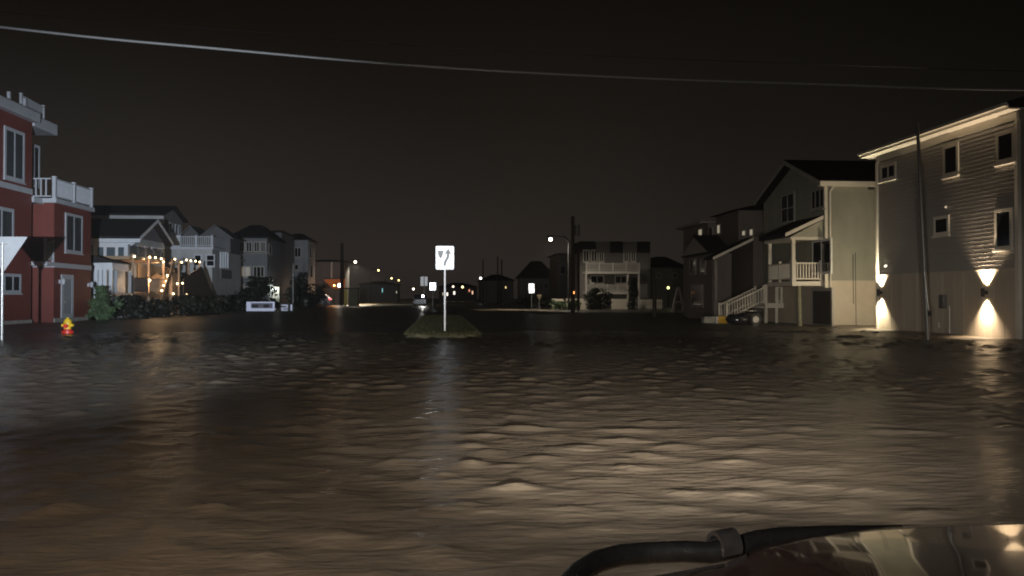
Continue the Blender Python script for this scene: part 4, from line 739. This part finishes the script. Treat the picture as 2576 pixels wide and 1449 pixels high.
# ------------------------------------------------------------------ street lamps
def street_lamp(px, py, Y, col, st, power, label, side=-1, hr=0.22, aim=(0, -1.0)):
    p = onY(px, py, Y); xb = p.x + side * 1.8; zg = float(ground_z(xb, Y)); t = thing('street_lamp', label, 'street lamp', (xb, Y, zg), 'street lamps along the far road')
    MB().tube([(xb, Y, zg - 0.1), (xb, Y, p.z - 0.2), (xb - side * 0.4, Y, p.z + 0.25), (p.x + side * 0.2, Y, p.z + 0.3)], [0.12, 0.09, 0.07, 0.06], 8).build('pole', M_dark, t, smooth=True)
    MB().ball((p.x, Y, p.z + 0.27), 0.3, 10, (1.5, 0.7, 0.45)).build('head', M_dark, t, smooth=True); MB().ball((p.x, Y, p.z), hr, 10, (1, 1, 1)).build('lens', emis('lens_%d_%d' % (px, py), col, st), t, smooth=True)
    lamp('SPOT', (p.x, Y - 0.1, p.z - hr - 0.1), power, col, t, 0.2, (p.x + aim[0], Y + aim[1], 0), 150, 0.35)
street_lamp(894, 659, 150, (1.0, 0.88, 0.68), 10, 9000, 'white street lamp nearest on the far left road side'); street_lamp(952, 680, 190, (1.0, 0.75, 0.25), 8, 300, 'first yellow street lamp right of the white one', hr=0.2)
street_lamp(985, 700, 240, (1.0, 0.78, 0.3), 7, 250, 'second yellow street lamp, lower down the far road', hr=0.22); street_lamp(1003, 705, 270, (1.0, 0.75, 0.25), 7, 250, 'third yellow street lamp, farthest along left side', hr=0.24)
street_lamp(1385, 602, 83, (1.0, 0.88, 0.70), 14, 1500, 'lone white street lamp high above the right verge', side=1, hr=0.17, aim=(2.5, 0.5))

# ------------------------------------------------------------------ far right houses and lit points
simple_house('dark hip-roofed bungalow beyond the bright verge sign', 20, 150, 1308, 1396, 700, M_sidC, M_roof, [(1340, 1352, 712, 726), (1368, 1380, 712, 726)], roofh=3.0, Yd=5, trim=M_trC)
simple_house('dark square house peeking out left of the tall utility pole', 20, 128, 1402, 1430, 640, M_sidC, M_roof, [(1408, 1424, 668, 690)], roofh=0.3, trim=M_trC)
simple_house('low dark house between two-deck house and mauve house', 24, 104, 1640, 1720, 672, M_sidC, M_roof, [(1650, 1664, 686, 700, 1), (1690, 1704, 686, 700, 1)], roofh=1.4, trim=M_trC)
simple_house('far dark house with a blue and a yellow lit window', 20, 210, 1210, 1292, 706, M_sidC, M_roof, [(1260, 1264.5, 718, 727, 0, emis('lit_blue', (0.3, 0.65, 1.0), 1.6)), (1269.5, 1275, 719, 727, 0, emis('lit_yellow', (1.0, 0.75, 0.3), 1.4))], roofh=1.5, Yd=14, trim=M_trC)
simple_house('farthest dark building right of the arrow sign with lit windows', 10, 330, 1104, 1200, 722, M_sidC, M_roof, [(1112, 1117, 735, 744, 0, M_winh), (1122, 1128, 735, 745, 0, emis('lit_white', (1.0, 0.92, 0.8), 1.6)), (1139, 1146, 732, 742, 0, MATS['lit_white']), (1178, 1183, 727, 735, 0, emis('lit_red', (1.0, 0.35, 0.2), 1.0)), (1186, 1191, 731, 741, 0, emis('lit_peach', (1.0, 0.6, 0.4), 1.2))], roofh=1.6, Yd=14, trim=M_trC)
simple_house('long dark building along the far left road with a teal window', -20, 230, 905, 1000, 716, M_sidC, M_roof, [(960, 964, 724, 737, 0, emis('lit_teal', (0.35, 0.9, 0.9), 1.2)), (995, 1000, 731, 739, 0, M_winh)], roofh=0.8, Yd=14, trim=M_trC)
lantern(1163.5, 722, 300, 0.4, (1.0, 0.75, 0.3), 5, 0, 'tiny yellow lamp far away just right of arrow post'); lantern(1209, 700, 200, 0.28, (1.0, 0.95, 0.9), 5, 0, 'tiny white lamp above the far dark house'); lantern(1040, 727, 280, 0.35, (1.0, 0.85, 0.6), 6, 0, 'tiny warm lamp at the end of the road')
lantern(1681, 724, 100, 0.16, (0.95, 1.0, 0.35), 3.0, 0, 'small yellow-green garden light right of two-deck house'); lantern(1140, 721, 320, 0.42, (1.0, 0.8, 0.6), 2.5, 0, 'tiny peach lamp above the farthest building')
# oncoming car with lit headlight
Yc = 118.0; c = onY(1064, 745, Yc); xl, xr = c.x - 1.35, c.x + 0.45; zg = float(ground_z(-3, Yc))
car = thing('car', 'oncoming car with one glaring headlight at the end of road', 'car', ((xl + xr) / 2, Yc + 2, zg)); M_carb = mat('far_car_paint', (0.05, 0.05, 0.055), 0.3, 0.1, 3, coat=0.5)
MB().prism([(xl, Yc, zg + 0.3), (xl, Yc, zg + 0.95), (xl, Yc + 1.2, zg + 1.05), (xl, Yc + 1.9, zg + 1.6), (xl, Yc + 3.6, zg + 1.6), (xl, Yc + 4.4, zg + 1.0), (xl, Yc + 4.4, zg + 0.3)], (xr - xl, 0, 0)).build('body', M_carb, car, bevel=0.06)
MB().prism([(xl + 0.15, Yc + 1.17, zg + 1.08), (xl + 0.15, Yc + 1.83, zg + 1.57), (xr - 0.15, Yc + 1.83, zg + 1.57), (xr - 0.15, Yc + 1.17, zg + 1.08)], (0, -0.02, 0.02)).build('windscreen', M_glass, car)
for sx_ in (xl + 0.12, xr - 0.12):
    for sy_ in (Yc + 0.9, Yc + 3.5): MB().tube([(sx_ - 0.1, sy_, zg + 0.32), (sx_ + 0.1, sy_, zg + 0.32)], 0.32, 16).build('wheel', M_black, car, smooth=True)
for i, xx in enumerate((xl + 0.25, c.x)): MB().ball((xx, Yc, zg + 0.75 if i == 0 else c.z), 0.16, 10, (1, 0.4, 0.8)).build('headlight', emis('headlight_on', (1.0, 0.96, 0.9), 60) if i else M_galv, car, smooth=True)
lamp('SPOT', (c.x, Yc - 0.25, c.z), 260, (1.0, 0.95, 0.88), car, 0.1, (c.x - 1, 106, -0.6), 34, 0.8)
# parked white car far left with a red tail lamp
Yc = 122.0; x0, x1 = X_at(763, Yc), X_at(832, Yc); zg = float(ground_z(x0, Yc)); zt_ = Z_at(741, Yc) + 0.1
car = thing('car', 'parked pale car with a red tail lamp below the pale house', 'car', ((x0 + x1) / 2, Yc, zg)); ln = x1 - x0; hh = zt_ - zg; M_carw = mat('pale_car_paint', (0.42, 0.42, 0.42), 0.3, 0.1, 2, coat=0.5)
MB().prism([(x0 + ln * f, Yc, zg + hh * k) for f, k in ((0, .2), (0.0, .5), (.16, .58), (.28, .97), (.78, .97), (.95, .62), (1, .55), (1, .2))], (0, 1.8, 0)).build('body', M_carw, car, bevel=0.05)
MB().prism([(x0 + ln * f, Yc - 0.012, zg + hh * k) for f, k in ((.21, .61), (.3, .92), (.76, .92), (.9, .63))], (0, 0.01, 0)).build('side_window', M_glass, car)
for f in (.2, .8): MB().tube([(x0 + ln * f, Yc - 0.03, zg + 0.34), (x0 + ln * f, Yc + 0.2, zg + 0.34)], 0.34, 16).build('wheel', M_black, car, smooth=True)
box(car, 'tail_lamp', emis('tail_red', (1.0, 0.06, 0.08), 3), (x1 - 0.28, Yc - 0.04, zg + hh * .5), (x1 + 0.01, Yc + 0.3, zg + hh * .64))
# low white framed board and numeral-like strip on the left verge
Yb = 77.0; x0, x1 = X_at(620, Yb), X_at(691, Yb); z0_, z1_ = Z_at(782, Yb), Z_at(759, Yb); t = thing('notice_board', 'low white-framed board with dark blurred panel on left verge', 'board', ((x0 + x1) / 2, Yb, 0.1)); M_bw = retro('retro_board', (0.5, 0.52, 0.66), 0.02)
box(t, 'panel', mat('board_grey', (0.20, 0.21, 0.27), 0.5), (x0, Yb, z0_), (x1, Yb + 0.05, z1_)); zr_ = z1_ - z0_
for nm, a, b2 in (('frame_bar', (x0, z0_), (x1, z0_ + zr_ * .3)), ('frame_bar', (x0, z1_ - zr_ * .14), (x1, z1_)), ('frame_bar', (x0, z0_ + zr_ * .301), (x0 + 0.4, z1_ - zr_ * .141)), ('frame_bar', (x1 - 0.18, z0_ + zr_ * .301), (x1, z1_ - zr_ * .141))): box(t, nm, M_bw, (a[0], Yb - 0.02, a[1]), (b2[0], Yb - 0.002, b2[1]))
for a, b2 in ((.2, .42), (.6, .8)): box(t, 'dark_mark', M_dark, (x0 + (x1 - x0) * a, Yb - 0.015, z0_ + zr_ * .4), (x0 + (x1 - x0) * b2, Yb - 0.003, z0_ + zr_ * .7))
for xx in (x0 + 0.2, x1 - 0.2): box(t, 'leg', M_galv, (xx - .03, Yb + 0.06, 0), (xx + .03, Yb + 0.1, z1_))
t = thing('notice_board', 'small dark board with pale angular strokes right of framed board', 'board', (X_at(721, Yb), Yb, 0.1)); box(t, 'panel', M_dark, (X_at(705, Yb), Yb, 0.1), (X_at(738, Yb), Yb + 0.04, Z_at(763, Yb)))
for a, b2, c_, d_ in ((708, 724, 766, 769), (721, 724, 769.2, 773), (708, 724, 773.2, 775.5), (708, 711, 775.7, 778), (708, 724, 778.2, 781), (731, 735, 766, 781)): box(t, 'stroke', M_bw, (X_at(a, Yb), Yb - 0.012, Z_at(d_, Yb)), (X_at(b2, Yb), Yb - 0.002, Z_at(c_, Yb)))

# ------------------------------------------------------------------ shrubs, hedges
def leafm(name, col): return mat(name, col, 0.6, 0.4, 2)
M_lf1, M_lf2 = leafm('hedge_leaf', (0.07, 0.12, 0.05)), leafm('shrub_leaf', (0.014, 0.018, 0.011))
def shrub(px, pyb, pyt, wpx, Y, label, m=None, n=900, name='shrub', leaf=0.11):
    c = onY(px, pyb, Y); zg = float(ground_z(c.x, Y)); zt = Z_at(pyt, Y); wd = wpx / F * Y; t = thing(name, label, 'shrub', (c.x, Y, zg))
    st = MB()
    for k in range(5):
        a = RNG.random() * 6.28; st.tube([(c.x, Y, zg - 0.1), (c.x + math.cos(a) * wd * .12, Y + math.sin(a) * wd * .12, zg + (zt - zg) * .35), (c.x + math.cos(a) * wd * .3, Y + math.sin(a) * wd * .25, zg + (zt - zg) * .8)], [0.04, 0.03, 0.012], 6)
    st.build('stem', M_wood, t)
    mb = MB(); K = [(RNG.normal(0, .26), RNG.normal(0, .22), RNG.random() * 0.85 + 0.08, 0.16 + 0.16 * RNG.random()) for _ in range(26)]
    for i in range(n):
        kx, ky, kz, kr = K[RNG.integers(len(K))]; v = RNG.normal(size=3); v /= np.linalg.norm(v); v *= kr * RNG.random() ** 0.4
        p = np.array([c.x + (kx + v[0]) * wd, Y + (ky + v[1]) * wd, zg + max(0.02, min(1.0, kz + v[2] * 0.8)) * (zt - zg)]); a = RNG.normal(size=3); a /= np.linalg.norm(a); b2 = np.cross(a, RNG.normal(size=3)); b2 /= np.linalg.norm(b2); s = leaf * (0.6 + RNG.random())
        mb.add([p - a * s, p + b2 * s * .5, p + a * s, p - b2 * s * .5], [(0, 1, 2, 3)])
    mb.build('foliage', m or M_lf2, t); return t
shrub(258, 797, 722, 50, 46, 'green leafy hedge at the far corner of the red house', M_lf1, 1600, 'hedge', 0.09)
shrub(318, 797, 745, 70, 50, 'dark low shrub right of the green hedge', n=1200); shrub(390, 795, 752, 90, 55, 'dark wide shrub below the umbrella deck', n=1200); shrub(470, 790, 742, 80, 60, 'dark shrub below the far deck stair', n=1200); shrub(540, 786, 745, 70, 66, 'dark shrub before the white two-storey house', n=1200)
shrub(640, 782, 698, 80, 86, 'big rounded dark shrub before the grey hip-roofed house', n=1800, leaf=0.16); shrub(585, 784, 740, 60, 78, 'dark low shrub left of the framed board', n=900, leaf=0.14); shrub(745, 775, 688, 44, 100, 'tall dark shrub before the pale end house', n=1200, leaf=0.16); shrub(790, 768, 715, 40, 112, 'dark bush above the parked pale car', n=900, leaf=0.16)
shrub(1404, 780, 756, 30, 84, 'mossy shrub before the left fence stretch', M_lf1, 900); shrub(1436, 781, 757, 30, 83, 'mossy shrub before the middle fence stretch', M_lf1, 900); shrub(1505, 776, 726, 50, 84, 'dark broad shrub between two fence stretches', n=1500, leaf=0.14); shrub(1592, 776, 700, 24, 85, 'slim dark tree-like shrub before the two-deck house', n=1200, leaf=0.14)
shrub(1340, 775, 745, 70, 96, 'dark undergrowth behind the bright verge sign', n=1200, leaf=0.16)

# ------------------------------------------------------------------ the vehicle beside the camera (its bonnet shows at lower right)
M_paint = mat('maroon_paint', (0.036, 0.012, 0.008), 0.12, 0.06, 3, metal=0.25, coat=1.0); M_rub = mat('black_bar', (0.006, 0.006, 0.006), 0.26, 0.3, 12, 0.08, 60, spec=0.7)
edge = [(0.16, 1.34), (0.22, 1.53), (0.32, 1.63), (0.45, 1.665), (0.57, 1.70), (0.66, 1.79), (0.80, 1.865), (0.97, 1.91), (1.15, 1.925), (1.32, 1.93), (1.6, 1.90), (1.9, 1.80), (2.1, 1.68), (2.24, 1.5), (2.3, 1.34)]
ex = np.array([p[0] for p in edge]); ey = np.array([p[1] for p in edge])
veh = thing('vehicle', 'glossy maroon vehicle bonnet with black bar along its front edge', 'vehicle', (1.23, 0, -0.3))
def hood_z(x, y, yf): 
    s = np.clip((yf - y) / 1.1, 0, 1); side = np.clip(np.abs(x - 1.23) / 1.07, 0, 1)
    return 0.725 + 0.175 * s - 0.04 * s * s - 0.035 * side ** 4
nxh, nyh = 60, 30; xs_ = np.linspace(0.16, 2.3, nxh); v = []; fcs = []
for j in range(nyh + 1):
    for i, xx in enumerate(xs_):
        yf = float(np.interp(xx, ex, ey)); f = j / nyh; y = yf + (0.14 - yf) * f
        z = hood_z(xx, y, yf)
        v.append((xx, y, float(z) - (0.018 if j == 0 else 0.004 if j == 1 and False else 0)))
for j in range(nyh):
    for i in range(nxh - 1): a = j * nxh + i; fcs.append((a, a + 1, a + nxh + 1, a + nxh))
hood = MB().add(v, fcs).build('bonnet', M_paint, veh, smooth=True); md = hood.modifiers.new('thick', 'SOLIDIFY'); md.thickness = 0.02; md.offset = -1
# fascia below the edge, sides, cabin
fv = []; ff = []
for xx, yy in edge: fv += [(xx, yy - 0.02, 0.69), (xx, yy + 0.03, 0.45), (xx, yy + 0.05, 0.1), (xx, yy - 0.05, -0.28)]
for i in range(len(edge) - 1):
    for k in range(3): ff.append((i * 4 + k, i * 4 + k + 1, (i + 1) * 4 + k + 1, (i + 1) * 4 + k))
MB().add(fv, ff).build('front_fascia', M_paint, veh, smooth=True)
for x in (0.17, 2.24): box(veh, 'body_side', M_paint, (x, -2.9, -0.1), (x + 0.05, 1.33, 0.74), 0.02)
MB().prism([(0.30, 0.12, 0.88), (0.36, -0.75, 1.5), (2.1, -0.75, 1.5), (2.16, 0.12, 0.88)], (0, 0.012, 0.012)).build('windscreen', M_glass, veh)
MB().prism([(0.3, -0.76, 0.75), (0.3, -0.76, 1.5), (0.3, -1.9, 1.52), (0.3, -2.8, 0.9), (0.3, -2.8, 0.75)], (1.86, 0, 0)).build('cabin', M_paint, veh, bevel=0.05)
for x in (0.2, 2.02):
    for y in (1.0, -2.0): MB().tube([(x, y, 0.02), (x + 0.24, y, 0.02)], 0.36, 20).build('wheel', M_black, veh, smooth=True)
tp = [(1425, 1478, .70), (1450, 1447, .70), (1500, 1413, .70), (1560, 1397, .70), (1640, 1390, .70), (1720, 1387, .70), (1790, 1390, .70), (1850, 1377, .705), (1900, 1361, .71), (1960, 1352, .71), (2100, 1347, .71), (2300, 1346, .71), (2576, 1346, .71)]
tpath = [onZ(a, b2, z) for a, b2, z in tp]; tpath = [tpath[0] + Vector((-0.03, -0.2, -0.03))] + tpath + [Vector((1.7, 1.98, .70)), Vector((2.0, 1.86, .70)), Vector((2.25, 1.55, .69))]
MB().tube(tpath, [0.023] * len(tpath), 16).build('bumper_bar', M_rub, veh, smooth=True)
cc = onZ(1822, 1380, .705); cl = MB(); bw_ = 0.024
arc = [(math.cos(a), math.sin(a)) for a in np.linspace(rad(-80), rad(200), 14)]
dirv = (tpath[8] - tpath[7]).normalized(); nv = Vector((0, 0, 1)); bv = dirv.cross(nv).normalized()
def ringp(r): return [cc + bv * (-ca * r) + nv * (sa * r + 0.006) for ca, sa in arc]
o_, i_ = ringp(0.035), ringp(0.0255); ng = len(arc); vs = [p - dirv * bw_ for p in o_] + [p + dirv * bw_ for p in o_] + [p - dirv * bw_ for p in i_] + [p + dirv * bw_ for p in i_]; fs_ = []
for k in range(ng - 1): fs_ += [(k, k + 1, ng + k + 1, ng + k), (2 * ng + k, 3 * ng + k, 3 * ng + k + 1, 2 * ng + k + 1), (k, 2 * ng + k, 2 * ng + k + 1, k + 1), (ng + k, ng + k + 1, 3 * ng + k + 1, 3 * ng + k)]
fs_ += [(0, ng, 3 * ng, 2 * ng), (ng - 1, 3 * ng - 1, 4 * ng - 1, 2 * ng - 1)]
MB().add(vs, fs_).build('bar_clamp', mat('worn_clamp', (0.016, 0.015, 0.015), 0.32, 0.35, 30), veh, smooth=True)
for x in (0.52, 1.94):
    yf = float(np.interp(x, ex, ey)); MB().tube([(x, yf - 0.02, 0.5), (x, yf + 0.075, 0.5)], [0.07, 0.095], 16).build('headlight', M_galv, veh, smooth=True)
    lamp('SPOT', (x, yf + 0.09, 0.5), HEAD_W, (1.0, 0.91, 0.78), veh, 0.06, (x + 4.0, 28, 1.3), 26, 1.0, name='headlight_beam', wide=3.0)
    lamp('SPOT', (x, yf + 0.09, 0.52), 30, (1.0, 0.91, 0.78), veh, 0.06, (x + 0.5, 12, 0.6), 140, 1.0, name='headlight_spill')
MB().ball((0.235, 1.50, 0.42), 0.05, 10, (0.6, 1, 0.6)).build('amber_marker', emis('amber_lens', (1.0, 0.45, 0.08), 4), veh, smooth=True)  # assumed amber marker, out of view; its light warms the water on the left
lamp('POINT', (0.10, 1.62, 0.46), 7, (1.0, 0.5, 0.12), veh, 0.04, name='assumed_amber_light')
lamp('SPOT', (-1.5, -0.5, 0.5), 70, (1.0, 0.93, 0.88), None, 0.1, (0.55, 1.85, 0.7), 34, 0.8, name='bar_fill_light')  # added unseen lamp, brightens the lower face of the bonnet bar
# headlamp and beacon of an assumed taller truck standing just left of the camera (out of view), plus an added fill
lamp('SPOT', (-2.3, -1.2, 1.15), BLUE_W, (0.80, 0.89, 1.0), None, 0.06, (-18.5, 74, 8.2), 25, 1.0, name='assumed_truck_headlight', wide=2.0)
lamp('SPOT', (-1.3, -1.2, 1.9), 1450, (1.0, 0.92, 0.82), None, 0.08, (4.5, 20, 2.4), 84, 1.0, name='water_fill_light')  # added broad fill from above, lifts the dark wave troughs
lamp('SPOT', (-1.5, -1.2, 1.9), 420, (1.0, 0.60, 0.20), None, 0.08, (-6, 14, 0), 90, 1.0, name='assumed_amber_beacon')  # assumed unseen beacon, added to turn the water on the left orange-brown

# ------------------------------------------------------------------ rain-wet air
hz = bpy.data.materials.new('wet_air'); hz.use_nodes = True; t = hz.node_tree; t.nodes.clear()
o_ = t.nodes.new('ShaderNodeOutputMaterial'); pv = t.nodes.new('ShaderNodeVolumePrincipled'); pv.inputs['Color'].default_value = (0.9, 0.9, 0.9, 1); pv.inputs['Density'].default_value = HAZE; pv.inputs['Anisotropy'].default_value = 0.3
t.links.new(pv.outputs[0], o_.inputs['Volume'])
if HAZE > 0: tag(struct(MB().box((-920, -70, -2), (920, 2010, 24)).build('haze', hz), 'stuff'), 'thin rain-wet night air over the whole flooded street', 'haze')
